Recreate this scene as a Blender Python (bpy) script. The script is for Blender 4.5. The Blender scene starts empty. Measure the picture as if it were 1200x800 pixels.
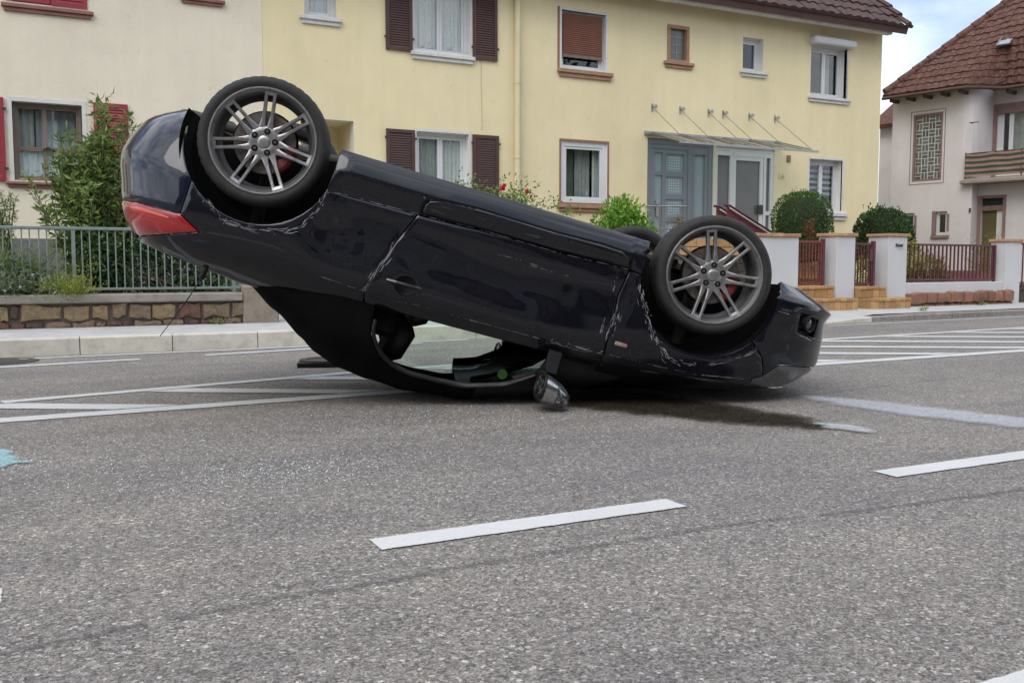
import bpy, bmesh, math, random
from mathutils import Vector, Matrix, noise
from mathutils.geometry import delaunay_2d_cdt
R = math.radians
S = bpy.context.scene
COL = S.collection
rnd = random.Random(7)

# ------------------------------------------------------------------ camera
cam = bpy.data.cameras.new('camera'); cam_o = bpy.data.objects.new('camera', cam); COL.objects.link(cam_o)
cam.sensor_fit = 'HORIZONTAL'; cam.sensor_width = 36.0; cam.lens = 33.0; cam.clip_start = 0.05; cam.clip_end = 2000
cam_o.location = (0, 0, 0.77)
cam_o.rotation_euler = (R(90 - 4.57), 0, R(63.36 - 90))
S.camera = cam_o

# ------------------------------------------------------------------ world, sun, exposure
SUN_EL, SUN_AZ = 50.0, -140.0           # azimuth of the direction towards the sun, measured from +X
W = bpy.data.worlds.new('World'); S.world = W; W.use_nodes = True
nt = W.node_tree; nt.nodes.clear()
N = nt.nodes.new; LK = nt.links.new
out = N('ShaderNodeOutputWorld'); bg = N('ShaderNodeBackground'); bg.inputs['Strength'].default_value = 0.10
sky = N('ShaderNodeTexSky'); sky.sky_type = 'NISHITA'; sky.sun_disc = False
sky.sun_elevation = R(SUN_EL); sky.sun_rotation = R(90 - SUN_AZ)
sky.air_density = 1.0; sky.dust_density = 1.5
tc = N('ShaderNodeTexCoord'); mp = N('ShaderNodeMapping'); mp.inputs['Scale'].default_value = (1.0, 1.0, 2.2)
mp.inputs['Location'].default_value = (0.35, 0.1, 0.2)
nz = N('ShaderNodeTexNoise'); nz.inputs['Scale'].default_value = 2.6; nz.inputs['Detail'].default_value = 7; nz.inputs['Roughness'].default_value = 0.55
rp = N('ShaderNodeValToRGB'); rp.color_ramp.elements[0].position = 0.34; rp.color_ramp.elements[1].position = 0.56
nz2 = N('ShaderNodeTexNoise'); nz2.inputs['Scale'].default_value = 5.0; nz2.inputs['Detail'].default_value = 6
rp2 = N('ShaderNodeValToRGB'); rp2.color_ramp.elements[0].color = (5.9, 6.6, 8.0, 1); rp2.color_ramp.elements[1].color = (11.5, 11.8, 12.4, 1)
rp2.color_ramp.elements[0].position = 0.35; rp2.color_ramp.elements[1].position = 0.62
mx = N('ShaderNodeMixRGB')
LK(tc.outputs['Generated'], mp.inputs['Vector']); LK(mp.outputs[0], nz.inputs['Vector']); LK(mp.outputs[0], nz2.inputs['Vector'])
LK(nz.outputs['Fac'], rp.inputs['Fac']); LK(nz2.outputs['Fac'], rp2.inputs['Fac'])
LK(rp.outputs['Color'], mx.inputs['Fac']); LK(sky.outputs[0], mx.inputs['Color1']); LK(rp2.outputs['Color'], mx.inputs['Color2'])
LK(mx.outputs[0], bg.inputs['Color']); LK(bg.outputs[0], out.inputs['Surface'])

sun = bpy.data.lights.new('sun', 'SUN'); sun.energy = 0.9; sun.angle = R(40); sun.color = (1.0, 0.96, 0.9)
sun_o = bpy.data.objects.new('sun', sun); COL.objects.link(sun_o)
sd = Vector((math.cos(R(SUN_EL)) * math.cos(R(SUN_AZ)), math.cos(R(SUN_EL)) * math.sin(R(SUN_AZ)), math.sin(R(SUN_EL))))
sun_o.rotation_euler = (-sd).to_track_quat('-Z', 'Y').to_euler(); sun_o.location = sd * 30

VS = S.view_settings; VS.view_transform = 'Standard'; VS.look = 'None'; VS.gamma = 1.0; VS.exposure = 0.72; VS.use_curve_mapping = False
S.cycles.max_bounces = 8; S.cycles.transparent_max_bounces = 12

# ------------------------------------------------------------------ materials
def new_mat(name):
    m = bpy.data.materials.new(name); m.use_nodes = True
    nt = m.node_tree
    return m, nt, nt.nodes['Principled BSDF']
def nd(nt, t, **kw):
    n = nt.nodes.new(t)
    for k, v in kw.items():
        if k in n.inputs: n.inputs[k].default_value = v
        else: setattr(n, k, v)
    return n
def ramp(nt, fac, stops):
    r = nt.nodes.new('ShaderNodeValToRGB'); e = r.color_ramp.elements
    while len(e) > 1: e.remove(e[-1])
    for i, (p, c) in enumerate(stops):
        el = e[0] if i == 0 else e.new(p)
        el.position = p; el.color = c if len(c) == 4 else (*c, 1)
    nt.links.new(fac, r.inputs['Fac']); return r.outputs['Color']
def mixc(nt, fac, a, b, mode='MIX'):
    m = nt.nodes.new('ShaderNodeMixRGB'); m.blend_type = mode
    for i, v in ((0, fac), (1, a), (2, b)):
        if hasattr(v, 'is_linked'): nt.links.new(v, m.inputs[i])
        elif isinstance(v, (int, float)): m.inputs[i].default_value = v if i == 0 else (v, v, v, 1)
        else: m.inputs[i].default_value = (*v, 1) if len(v) == 3 else v
    return m.outputs[0]
def math_n(nt, op, a, b=0.0, clamp=False):
    m = nt.nodes.new('ShaderNodeMath'); m.operation = op; m.use_clamp = clamp
    for i, v in ((0, a), (1, b)):
        if hasattr(v, 'is_linked'): nt.links.new(v, m.inputs[i])
        else: m.inputs[i].default_value = v
    return m.outputs[0]
def coords(nt, world=False, scale=(1, 1, 1)):
    if world: o = nt.nodes.new('ShaderNodeNewGeometry').outputs['Position']
    else: o = nt.nodes.new('ShaderNodeTexCoord').outputs['Object']
    m = nt.nodes.new('ShaderNodeMapping'); m.inputs['Scale'].default_value = scale
    nt.links.new(o, m.inputs['Vector']); return m.outputs[0]
def tex_noise(nt, vec, scale, detail=4, rough=0.55):
    n = nd(nt, 'ShaderNodeTexNoise', Scale=scale, Detail=detail, Roughness=rough); nt.links.new(vec, n.inputs['Vector']); return n.outputs['Fac']
def add_bump(nt, p, h, strength, dist):
    b = nd(nt, 'ShaderNodeBump', Strength=strength, Distance=dist); nt.links.new(h, b.inputs['Height']); nt.links.new(b.outputs[0], p.inputs['Normal'])
def mat(name, col, rough=0.7, var=0.15, scale=3.0, bump=0.0, bscale=40.0, metal=0.0, spec=0.5, coat=0.0, world=False, objvar=0.0, dirt=None):
    """plain surface: base colour with two scales of variation, fine relief, optional dirt colour in patches, optional tone shift per object"""
    m, nt, p = new_mat(name); v = coords(nt, world)
    n1 = tex_noise(nt, v, scale, 5); n2 = tex_noise(nt, v, scale * 9, 3)
    lo = tuple(c * (1 - var) for c in col); hi = tuple(min(1, c * (1 + var)) for c in col)
    c = ramp(nt, n1, [(0.3, lo), (0.7, hi)])
    c = mixc(nt, 0.35 * var * 4 if var < .25 else .35, c, ramp(nt, n2, [(0.3, lo), (0.7, hi)]))
    if dirt: c = mixc(nt, ramp(nt, tex_noise(nt, v, scale * 2.3, 6, 0.65), [(0.5, (0, 0, 0)), (0.72, (dirt[3],) * 3)]), c, dirt[:3])
    if objvar:
        oi = nt.nodes.new('ShaderNodeObjectInfo').outputs['Random']
        c = mixc(nt, 1.0, c, ramp(nt, oi, [(0, (1 - objvar,) * 3), (1, (1 + objvar,) * 3)]), 'MULTIPLY')
    nt.links.new(c, p.inputs['Base Color'])
    p.inputs['Roughness'].default_value = rough; p.inputs['Metallic'].default_value = metal
    p.inputs['Specular IOR Level'].default_value = spec; p.inputs['Coat Weight'].default_value = coat; p.inputs['Coat Roughness'].default_value = 0.04
    if bump: add_bump(nt, p, tex_noise(nt, v, bscale, 4, 0.6), 0.6, bump)
    return m

# ------------------------------------------------------------------ mesh building
class MB:
    """collects shapes, then links them as ONE mesh object"""
    def __init__(s): s.v = []; s.f = []; s.mi = []; s.cur = 0
    def add(s, vs, fs):
        o = len(s.v); s.v += [tuple(q) for q in vs]; s.f += [tuple(i + o for i in f) for f in fs]; s.mi += [s.cur] * len(fs)
    def box(s, a, b, M=None, bev=0.0):
        x0, y0, z0 = (min(a[i], b[i]) for i in range(3)); x1, y1, z1 = (max(a[i], b[i]) for i in range(3))
        if bev:
            e = min(bev, (x1 - x0) / 2.2, (y1 - y0) / 2.2, (z1 - z0) / 2.2); vs = []; 
            bm = bmesh.new(); bmesh.ops.create_cube(bm, size=1)
            for q in bm.verts: q.co = Vector(((x0 + x1) / 2 + q.co.x * (x1 - x0), (y0 + y1) / 2 + q.co.y * (y1 - y0), (z0 + z1) / 2 + q.co.z * (z1 - z0)))
            bmesh.ops.bevel(bm, geom=bm.edges[:], offset=e, segments=1, affect='EDGES')
            bm.verts.index_update(); vs = [q.co.copy() for q in bm.verts]; fs = [[q.index for q in f.verts] for f in bm.faces]; bm.free()
        else:
            vs = [Vector(q) for q in ((x0, y0, z0), (x1, y0, z0), (x1, y1, z0), (x0, y1, z0), (x0, y0, z1), (x1, y0, z1), (x1, y1, z1), (x0, y1, z1))]
            fs = [(0, 3, 2, 1), (4, 5, 6, 7), (0, 1, 5, 4), (1, 2, 6, 5), (2, 3, 7, 6), (3, 0, 4, 7)]
        if M: vs = [M @ q for q in vs]
        s.add(vs, fs); return s
    def prism(s, pts, d, M=None):
        """polygon pts (3D, counter-clockwise seen from the front) pushed along vector d"""
        n = len(pts); d = Vector(d); a = [Vector(q) for q in pts]; vs = a + [q + d for q in a]
        if M: vs = [M @ q for q in vs]
        s.add(vs, [tuple(range(n)), tuple(range(2 * n - 1, n - 1, -1))] + [((i + 1) % n, i, n + i, n + (i + 1) % n) for i in range(n)]); return s
    def tube(s, pts, r, seg=8, cap=True):
        """tube along points; r is a number or one radius per point"""
        P = [Vector(q) for q in pts]; n = len(P); rr = r if isinstance(r, (list, tuple)) else [r] * n
        vs = []; up = None
        for i in range(n):
            t = (P[min(i + 1, n - 1)] - P[max(i - 1, 0)]).normalized()
            if up is None: up = Vector((0, 0, 1)) if abs(t.z) < .9 else Vector((1, 0, 0))
            a = t.cross(up).normalized(); b = a.cross(t).normalized(); up = b
            for k in range(seg):
                w = 2 * math.pi * k / seg; vs.append(P[i] + (a * math.cos(w) + b * math.sin(w)) * rr[i])
        fs = [(i * seg + k, i * seg + (k + 1) % seg, (i + 1) * seg + (k + 1) % seg, (i + 1) * seg + k) for i in range(n - 1) for k in range(seg)]
        if cap: fs += [tuple(range(seg - 1, -1, -1)), tuple((n - 1) * seg + k for k in range(seg))]
        s.add(vs, fs); return s
    def lathe(s, prof, seg=48, M=None, a0=0.0, a1=2 * math.pi):
        """profile of (radius, y) turned round the y axis"""
        full = abs(a1 - a0) > 6.28; m = len(prof); cols = seg if full else seg + 1; vs = []
        for k in range(cols):
            w = a0 + (a1 - a0) * k / seg
            vs += [Vector((r * math.cos(w), y, r * math.sin(w))) for r, y in prof]
        if M: vs = [M @ q for q in vs]
        fs = []
        for k in range(seg):
            k2 = (k + 1) % cols
            for i in range(m - 1): fs.append((k * m + i, k * m + i + 1, k2 * m + i + 1, k2 * m + i))
        s.add(vs, fs); return s
    def quad(s, a, b, c, d): s.add([a, b, c, d], [(0, 1, 2, 3)]); return s
    def ball(s, c, r, seg=12, M=None):
        vs = []; fs = []; rings = seg // 2; r = (r, r, r) if isinstance(r, (int, float)) else r
        for i in range(rings + 1):
            t = math.pi * i / rings
            for k in range(seg):
                w = 2 * math.pi * k / seg; q = Vector((c[0] + r[0] * math.sin(t) * math.cos(w), c[1] + r[1] * math.sin(t) * math.sin(w), c[2] + r[2] * math.cos(t)))
                vs.append(M @ q if M else q)
        for i in range(rings):
            for k in range(seg): fs.append((i * seg + k, (i + 1) * seg + k, (i + 1) * seg + (k + 1) % seg, i * seg + (k + 1) % seg))
        s.add(vs, fs); return s
    def build(s, name, m, parent=None, smooth=False, kind=None, label=None, cat=None, group=None, fix=True):
        me = bpy.data.meshes.new(name); me.from_pydata([tuple(q) for q in s.v], [], s.f); 
        for q in (m if isinstance(m, (list, tuple)) else [m]): me.materials.append(q)
        me.polygons.foreach_set('material_index', s.mi)
        if fix:
            bm = bmesh.new(); bm.from_mesh(me)
            if fix == 'weld': bmesh.ops.remove_doubles(bm, verts=bm.verts[:], dist=1e-5)
            bmesh.ops.recalc_face_normals(bm, faces=bm.faces[:]); bm.to_mesh(me); bm.free()
        if smooth:
            me.polygons.foreach_set('use_smooth', [True] * len(me.polygons))
            if smooth is not True: me.set_sharp_from_angle(angle=R(smooth))
        me.update()
        return link(name, me, parent, kind, label, cat, group)
def link(name, me, parent=None, kind=None, label=None, cat=None, group=None, loc=None, rot=None):
    o = bpy.data.objects.new(name, me); COL.objects.link(o)
    if parent: o.parent = parent
    if loc: o.location = loc
    if rot: o.rotation_euler = rot
    tag(o, label, cat, group, kind); return o
def tag(o, label=None, cat=None, group=None, kind=None):
    for k, v in (('label', label), ('category', cat), ('group', group), ('kind', kind)):
        if v: o[k] = v
    return o
def thing(name, label, cat, loc=(0, 0, 0), rz=0.0, group=None):
    o = bpy.data.objects.new(name, None); COL.objects.link(o); o.location = loc; o.rotation_euler = (0, 0, rz); o.empty_display_size = .2
    return tag(o, label, cat, group)
def lerp(a, b, t): return a + (b - a) * t
def interp(tab, x):
    if x <= tab[0][0]: return tab[0][1]
    for (a, b), (c, d) in zip(tab, tab[1:]):
        if x <= c:
            t = (x - a) / (c - a); t = t * t * (3 - 2 * t) * .35 + t * .65
            return b + (d - b) * t
    return tab[-1][1]
def smoothstep(a, b, x):
    t = max(0.0, min(1.0, (x - a) / (b - a))); return t * t * (3 - 2 * t)
import numpy as np
def inpoly(P, poly):
    x, y = P[:, 0], P[:, 1]; c = np.zeros(len(P), bool); n = len(poly)
    for i in range(n):
        x1, y1 = poly[i]; x2, y2 = poly[(i + 1) % n]
        if y1 != y2:
            h = ((y1 > y) != (y2 > y)) & (x < (x2 - x1) * (y - y1) / (y2 - y1) + x1); c ^= h
    return c
def dist_poly(P, poly):
    d = np.full(len(P), 1e9); n = len(poly)
    for i in range(n):
        a = np.array(poly[i]); b = np.array(poly[(i + 1) % n]); ab = b - a; L = max(1e-12, ab @ ab)
        t = np.clip(((P - a) @ ab) / L, 0, 1); q = a + t[:, None] * ab; d = np.minimum(d, np.hypot(*(P - q).T))
    return d
def densify(poly, st):
    o = []
    for i in range(len(poly)):
        a, b = poly[i], poly[(i + 1) % len(poly)]; L = math.dist(a, b)
        if L < 1e-6: continue
        k = max(1, int(round(L / st)))
        o += [(a[0] + (b[0] - a[0]) * j / k, a[1] + (b[1] - a[1]) * j / k) for j in range(k)]
    return o
def offset_poly(poly, d):
    """move every point inwards by d (negative: outwards)"""
    n = len(poly); A = sum(poly[i][0] * poly[(i + 1) % n][1] - poly[(i + 1) % n][0] * poly[i][1] for i in range(n)); s = 1 if A > 0 else -1; o = []
    for i in range(n):
        a, b, c = Vector(poly[i - 1]), Vector(poly[i]), Vector(poly[(i + 1) % n]); t1 = (b - a).normalized(); t2 = (c - b).normalized()
        n1 = Vector((-t1.y, t1.x)) * s; n2 = Vector((-t2.y, t2.x)) * s; m = n1 + n2
        m = m / max(.35, m.length_squared / 2) if m.length > 1e-6 else n1
        o.append((b.x + m.x * d, b.y + m.y * d))
    return o
def part_mesh(mb, m, smooth=40):
    o = mb.build('tmp', m, None, smooth); me = o.data; bpy.data.objects.remove(o); return me
def glass_mat(name, tint, refl=.08, rough=.02):
    """thin glazing: lets the light through tinted and mirrors at its surface"""
    m = bpy.data.materials.new(name); m.use_nodes = True; nt = m.node_tree; nt.nodes.clear()
    o = nt.nodes.new('ShaderNodeOutputMaterial'); t = nd(nt, 'ShaderNodeBsdfTransparent', Color=(*tint, 1)); g = nd(nt, 'ShaderNodeBsdfGlossy', Roughness=rough)
    fr = nd(nt, 'ShaderNodeLayerWeight', Blend=.5); a = math_n(nt, 'ADD', math_n(nt, 'MULTIPLY', math_n(nt, 'POWER', fr.outputs['Facing'], 5.0), .9), refl * .6, True)
    mx = nt.nodes.new('ShaderNodeMixShader'); nt.links.new(a, mx.inputs[0]); nt.links.new(t.outputs[0], mx.inputs[1]); nt.links.new(g.outputs[0], mx.inputs[2]); nt.links.new(mx.outputs[0], o.inputs['Surface'])
    return m
M_black = mat('black_plastic', (.008, .008, .009), .5, .3, 12, .0006, 200, spec=.25)
M_iron = mat('under_metal', (.06, .055, .05), .7, .4, 7, .001, 60, metal=.3, dirt=(.10, .07, .05, .5))
# ------------------------------------------------------------------ road, kerb, pavement
def asphalt_nodes(nt, v):
    """worn asphalt: pale chippings of mixed size standing in dark binder, pits, large soft patches"""
    a = nd(nt, 'ShaderNodeTexVoronoi', Scale=120.0); nt.links.new(v, a.inputs['Vector']); sp = nt.nodes.new('ShaderNodeSeparateColor'); nt.links.new(a.outputs['Color'], sp.inputs[0])
    stone = ramp(nt, sp.outputs[0], [(0.0, (.13, .126, .121)), (.3, (.215, .207, .198)), (.7, (.29, .279, .265)), (.93, (.37, .356, .338)), (1.0, (.62, .60, .575))])
    g1 = tex_noise(nt, v, 165, 2.0, .6); g2 = tex_noise(nt, v, 380, 2.0, .6)
    k1 = ramp(nt, g1, [(.34, (.20, .20, .203)), (.46, (.80, .80, .80)), (.56, (1.04, 1.04, 1.04)), (.68, (1.30, 1.30, 1.30))]); k2 = ramp(nt, g2, [(.34, (.42, .42, .425)), (.50, (.96, .96, .96)), (.66, (1.32, 1.32, 1.32))])
    c = mixc(nt, .80, stone, k1, 'MULTIPLY'); c = mixc(nt, .75, c, k2, 'MULTIPLY')
    pits = ramp(nt, tex_noise(nt, v, 42, 3, .7), [(.33, (.42, .42, .43)), (.44, (1, 1, 1))]); c = mixc(nt, .7, c, pits, 'MULTIPLY')
    c = mixc(nt, 1.0, c, ramp(nt, sp.outputs[1], [(.2, (1.04, .985, .92)), (.8, (.99, .975, .965))]), 'MULTIPLY')
    c = mixc(nt, 1.0, c, ramp(nt, tex_noise(nt, v, .55, 5, .6), [(.3, (.90, .90, .925)), (.7, (1.13, 1.10, 1.055))]), 'MULTIPLY')
    c = mixc(nt, 1.0, c, ramp(nt, tex_noise(nt, v, 2.6, 5, .7), [(.28, (.84, .84, .86)), (.5, (1, 1, 1)), (.72, (1.08, 1.07, 1.06))]), 'MULTIPLY')
    h = math_n(nt, 'ADD', math_n(nt, 'MULTIPLY', g1, 1.6), math_n(nt, 'MULTIPLY', g2, .5))
    return c, h
def asphalt_mat():
    m, nt, p = new_mat('worn_asphalt'); v = coords(nt, True); c, h = asphalt_nodes(nt, v)
    sx = nt.nodes.new('ShaderNodeSeparateXYZ'); nt.links.new(v, sx.inputs[0])
    mp = nd(nt, 'ShaderNodeMapping', Scale=(.10, 1.1, 1)); nt.links.new(v, mp.inputs['Vector'])
    lanes = tex_noise(nt, mp.outputs[0], 1.4, 6, .65); c = mixc(nt, 1.0, c, ramp(nt, lanes, [(.36, (.84, .84, .86)), (.66, (1.10, 1.09, 1.06))]), 'MULTIPLY')
    nt.links.new(c, p.inputs['Base Color']); p.inputs['Roughness'].default_value = .78; p.inputs['Specular IOR Level'].default_value = .4
    add_bump(nt, p, h, .7, .004); return m
M_asph = asphalt_mat()
def mark_mat(name, col, wear=.5, scale=60, soft=.08, rough=.7, amax=1.0):
    """thin paint: covers the stones, worn through where the noise says so; attribute 'edge' fades its border"""
    m = bpy.data.materials.new(name); m.use_nodes = True; nt = m.node_tree; p = nt.nodes['Principled BSDF']; o = nt.nodes['Material Output']
    v = coords(nt, True); n = tex_noise(nt, v, scale, 5, .65); at = nd(nt, 'ShaderNodeAttribute', attribute_name='edge')
    c = ramp(nt, tex_noise(nt, v, 3.0, 5), [(.3, tuple(x * .88 for x in col)), (.7, col)]); c = mixc(nt, .25, c, ramp(nt, n, [(.3, tuple(x * .6 for x in col)), (.6, col)])); nt.links.new(c, p.inputs['Base Color'])
    p.inputs['Roughness'].default_value = rough
    f = math_n(nt, 'ADD', at.outputs['Fac'], math_n(nt, 'MULTIPLY', n, 1.0)); f = math_n(nt, 'SUBTRACT', f, wear)
    a = ramp(nt, f, [(.5 - soft, (0, 0, 0)), (.5 + soft, (amax,) * 3)])
    t = nt.nodes.new('ShaderNodeBsdfTransparent'); mx = nt.nodes.new('ShaderNodeMixShader')
    nt.links.new(a, mx.inputs[0]); nt.links.new(t.outputs[0], mx.inputs[1]); nt.links.new(p.outputs[0], mx.inputs[2]); nt.links.new(mx.outputs[0], o.inputs['Surface'])
    add_bump(nt, p, n, .4, .002); return m
M_white = mark_mat('road_paint_white', (.60, .60, .585), .16, 95, .16)
M_white2 = mark_mat('road_paint_worn', (.57, .57, .555), .34, 60, .26)
M_cyan = mark_mat('spray_paint_cyan', (.36, .62, .64), .84, 55, .36, .7, .9)
M_dry = mark_mat('absorbent_dust', (.50, .515, .54), .70, 60, .45, .95, .80)
M_tar = mark_mat('tar_seam', (.085, .085, .09), .98, 75, .45, .6, .66)
M_crack = mark_mat('crack_fill', (.09, .09, .09), 1.0, 50, .35, .7, .6)
def wet_mat():
    m = bpy.data.materials.new('wet_film'); m.use_nodes = True; nt = m.node_tree; nt.nodes.clear(); o = nt.nodes.new('ShaderNodeOutputMaterial')
    v = coords(nt, True); n = tex_noise(nt, v, 9, 7, .7); at = nd(nt, 'ShaderNodeAttribute', attribute_name='edge')
    f = math_n(nt, 'SUBTRACT', math_n(nt, 'ADD', at.outputs['Fac'], math_n(nt, 'MULTIPLY', n, 1.2)), .75); a = ramp(nt, f, [(.18, (0, 0, 0)), (.50, (.7, .7, .7)), (.9, (1, 1, 1))])
    col = mixc(nt, a, (1, 1, 1), (.34, .325, .285)); t = nt.nodes.new('ShaderNodeBsdfTransparent'); nt.links.new(col, t.inputs['Color'])
    g = nd(nt, 'ShaderNodeBsdfGlossy', Roughness=.22); b = nd(nt, 'ShaderNodeBump', Strength=.6, Distance=.004); nt.links.new(tex_noise(nt, v, 90, 3), b.inputs['Height']); nt.links.new(b.outputs[0], g.inputs['Normal'])
    mx = nt.nodes.new('ShaderNodeMixShader'); nt.links.new(math_n(nt, 'MULTIPLY', a, .035), mx.inputs[0]); nt.links.new(t.outputs[0], mx.inputs[1]); nt.links.new(g.outputs[0], mx.inputs[2]); nt.links.new(mx.outputs[0], o.inputs['Surface']); return m
M_wet = wet_mat()
b = MB(); b.quad((-400, -400, 0), (400, -400, 0), (400, 400, 0), (-400, 400, 0)); b.build('road', M_asph, kind='structure')
def flat(name, poly, z, m, border=.02, jag=0.0, step=.05, kind='structure', label=None, cat=None, seed=0):
    """a thin painted sheet on the road; its attribute 'edge' runs from 0 at the outline to 1 inside"""
    rr = random.Random(seed); P = densify(poly, step)
    if jag: P = [(x + rr.gauss(0, jag), y + rr.gauss(0, jag)) for x, y in P]
    inner = offset_poly(P, border); inn = np.array(inner); ok = inpoly(inn, P) & (dist_poly(inn, P) > border * .7); pts = [Vector(q) for q in P] + [Vector(q) for q, k in zip(inner, ok) if k]
    a = np.array(P); x0, y0 = a.min(0); x1, y1 = a.max(0); g = step * 1.5
    gx, gy = np.meshgrid(np.arange(x0, x1, g), np.arange(y0, y1, g)); G = np.column_stack([gx.ravel(), gy.ravel()])
    if len(G): k = inpoly(G, P) & (dist_poly(G, P) > border * 1.2); pts += [Vector(q) for q in G[k]]
    n = len(P); r = delaunay_2d_cdt(pts, [(i, (i + 1) % n) for i in range(n)], [], 1, 1e-6); V2, tri, orig = r[0], r[2], r[3]
    me = bpy.data.meshes.new(name); me.from_pydata([(q.x, q.y, z) for q in V2], [], [list(t) for t in tri]); me.materials.append(m)
    at = me.attributes.new('edge', 'FLOAT', 'POINT'); at.data.foreach_set('value', [0.0 if any(i < n for i in o) else 1.0 for o in orig])
    bm = bmesh.new(); bm.from_mesh(me)
    for f in bm.faces:
        if f.normal.z < 0: f.normal_flip()
    bm.to_mesh(me); bm.free()
    return link(name, me, None, kind, label, cat)
def strip(pl, w):
    """outline of a band of width w along a polyline"""
    L = []; Rr = []
    for i, p in enumerate(pl):
        a, c = Vector(pl[max(0, i - 1)]), Vector(pl[min(len(pl) - 1, i + 1)]); t = (c - a).normalized(); n = Vector((-t.y, t.x)) * w / 2; L.append((p[0] + n.x, p[1] + n.y)); Rr.append((p[0] - n.x, p[1] - n.y))
    return Rr + L[::-1]
Z1 = .004
for x in (-5.05, -3.1, -1.135, .80, 2.77, 4.74, 6.7, 8.7, 10.7): flat('road_marking', [(x, 2.390), (x + 1.03, 2.392), (x + 1.03, 2.505), (x, 2.506)], Z1, M_white, .012, .0012)
for x in (1.45, -.6, 3.5): flat('road_marking', [(x, 1.0), (x + 1.1, 1.0), (x + 1.1, 1.117), (x, 1.117)], Z1, M_white, .012, .0012)
L1 = [(-6, 4.95), (-3, 5.42), (-.228, 6.016), (1.91, 6.55), (4.4, 7.0), (7.363, 7.34), (11.03, 7.65), (16, 7.95)]
L2 = [(-6, 4.86), (-3, 5.12), (-.205, 5.304), (1.962, 5.434), (5.439, 5.50), (8.018, 5.55), (14, 5.66), (22, 5.80)]
flat('road_marking', strip(L1[2:], .13), Z1, M_white2, .02, .002, .08); flat('road_marking', strip(L2, .17), Z1, M_white2, .02, .002, .08)
def yl(L, x):
    for (a, b_), (c, d) in zip(L, L[1:]):
        if x <= c: return b_ + (d - b_) * (x - a) / (c - a)
    return L[-1][1]
def hits(n0, L, off):
    prev = None
    for i in range(900):
        x = -4 + i * .025; y = yl(L, x) + off; v = .5 * x + .866 * y - n0
        if prev is not None and prev[0] < 0 <= v or (prev is not None and prev[0] > 0 >= v): return (x, y)
        prev = (v,)
for n0 in [4.96 + .695 * k for k in range(13)]:
    q = [hits(n0 + e, L, o) for L, e, o in ((L1, -.10, -.072), (L1, .10, -.072), (L2, .10, .092), (L2, -.10, .092))]
    if all(q) and abs(q[0][0] - q[3][0]) > .15: flat('road_marking', q, Z1, M_white2, .02, .002, .08)
flat('road_marking', strip([(-2.0, 7.86), (-.30, 8.13), (.723, 8.317)], .12), Z1, M_white2, .02, .002); flat('road_marking', strip([(1.253, 8.44), (2.25, 8.66), (3.4, 8.80)], .12), Z1, M_white2, .02, .002)
flat('road_marking', strip([(-8, 8.70), (-.32, 8.77), (2.19, 8.93), (4, 9.0)], .10), Z1, M_white2, .02, .002, .1)
flat('road_marking', strip([(9.1, 9.02), (10.42, 9.10), (14, 9.42)], .08), Z1, M_white2, .02, .002, .1)
flat('tar_joint', strip([(-3, 2.0), (-.098, 2.072), (.229, 2.125), (.618, 2.144), (1.087, 2.166), (1.49, 2.164), (1.891, 2.161), (2.258, 2.11), (2.975, 2.065), (6, 2.0)], .065), Z1, M_tar, .028, .005, .03, 'structure')
flat('tar_joint', strip([(4.3, 4.22), (4.673, 4.262), (5.2, 4.33), (5.8, 4.41)], .04), Z1, M_crack, .016, .006, .03, 'structure')
flat('wet_stain', [(2.20, 5.0), (2.40, 4.62), (2.52, 4.22), (2.74, 3.80), (2.98, 3.42), (3.22, 3.18), (3.42, 3.18), (3.56, 3.50), (3.52, 3.95), (3.42, 4.42), (3.3, 5.0), (2.7, 5.1)], Z1 + .003, M_wet, .20, .016, .05, 'structure')
flat('dried_streak', [(4.10, 4.26), (4.25, 3.94), (4.36, 3.62), (4.50, 3.02), (4.62, 2.6), (4.22, 2.6), (4.06, 2.86), (3.92, 3.27), (3.84, 3.75), (3.88, 4.14)], Z1 + .003, M_dry, .13, .012, .05, 'structure')
flat('dried_streak', [(3.36, 3.48), (3.50, 3.30), (3.51, 3.09), (3.36, 3.05), (3.25, 3.24)], Z1 + .006, M_dry, .06, .01, .03, 'structure')
flat('paint_mark', [(-.35, 4.70), (-.17, 4.50), (-.09, 4.40), (-.10, 4.30), (-.06, 4.24), (-.08, 4.19), (.02, 4.09), (.04, 4.0), (-.02, 4.02), (-.09, 4.06), (-.15, 3.98), (-.25, 3.92), (-.5, 4.0)], Z1 + .003, M_cyan, .05, .010, .015, 'structure')
# fragments of safety glass
M_shard = mat('glass_crumbs', (.62, .68, .66), .12, .2, 30, spec=.8)
b = MB(); rr = random.Random(5)
def shard(x, y):
    s = rr.uniform(.002, .0052); a = rr.uniform(0, 6.3); h = rr.uniform(.001, .0035); z = .001
    P = [(x + s * math.cos(a + t) * rr.uniform(.6, 1.2), y + s * math.sin(a + t) * rr.uniform(.6, 1.2)) for t in (0, 2.1, 4.2)]
    b.add([(*P[0], z), (*P[1], z), (*P[2], z + h * .4), (x, y, z + h)], [(0, 1, 3), (1, 2, 3), (2, 0, 3), (2, 1, 0)])
for _ in range(520): shard(rr.gauss(.80, .28), rr.gauss(3.52, .16))
for _ in range(420): shard(rr.gauss(.3, .35), rr.gauss(3.9, .5))
for _ in range(420): shard(rr.gauss(1.75, .5), rr.gauss(4.50, .30))
for _ in range(200): shard(rr.gauss(3.0, .8), rr.gauss(4.1, .5))
for _ in range(620): shard(rr.uniform(-.6, 3.6), rr.uniform(1.9, 5.0))
for _ in range(90): shard(rr.gauss(-.12, .10), rr.gauss(4.2, .16))
b.build('glass_fragments', M_shard, kind='stuff', label='tiny crumbs of broken safety glass scattered over the road', cat='glass')
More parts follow.
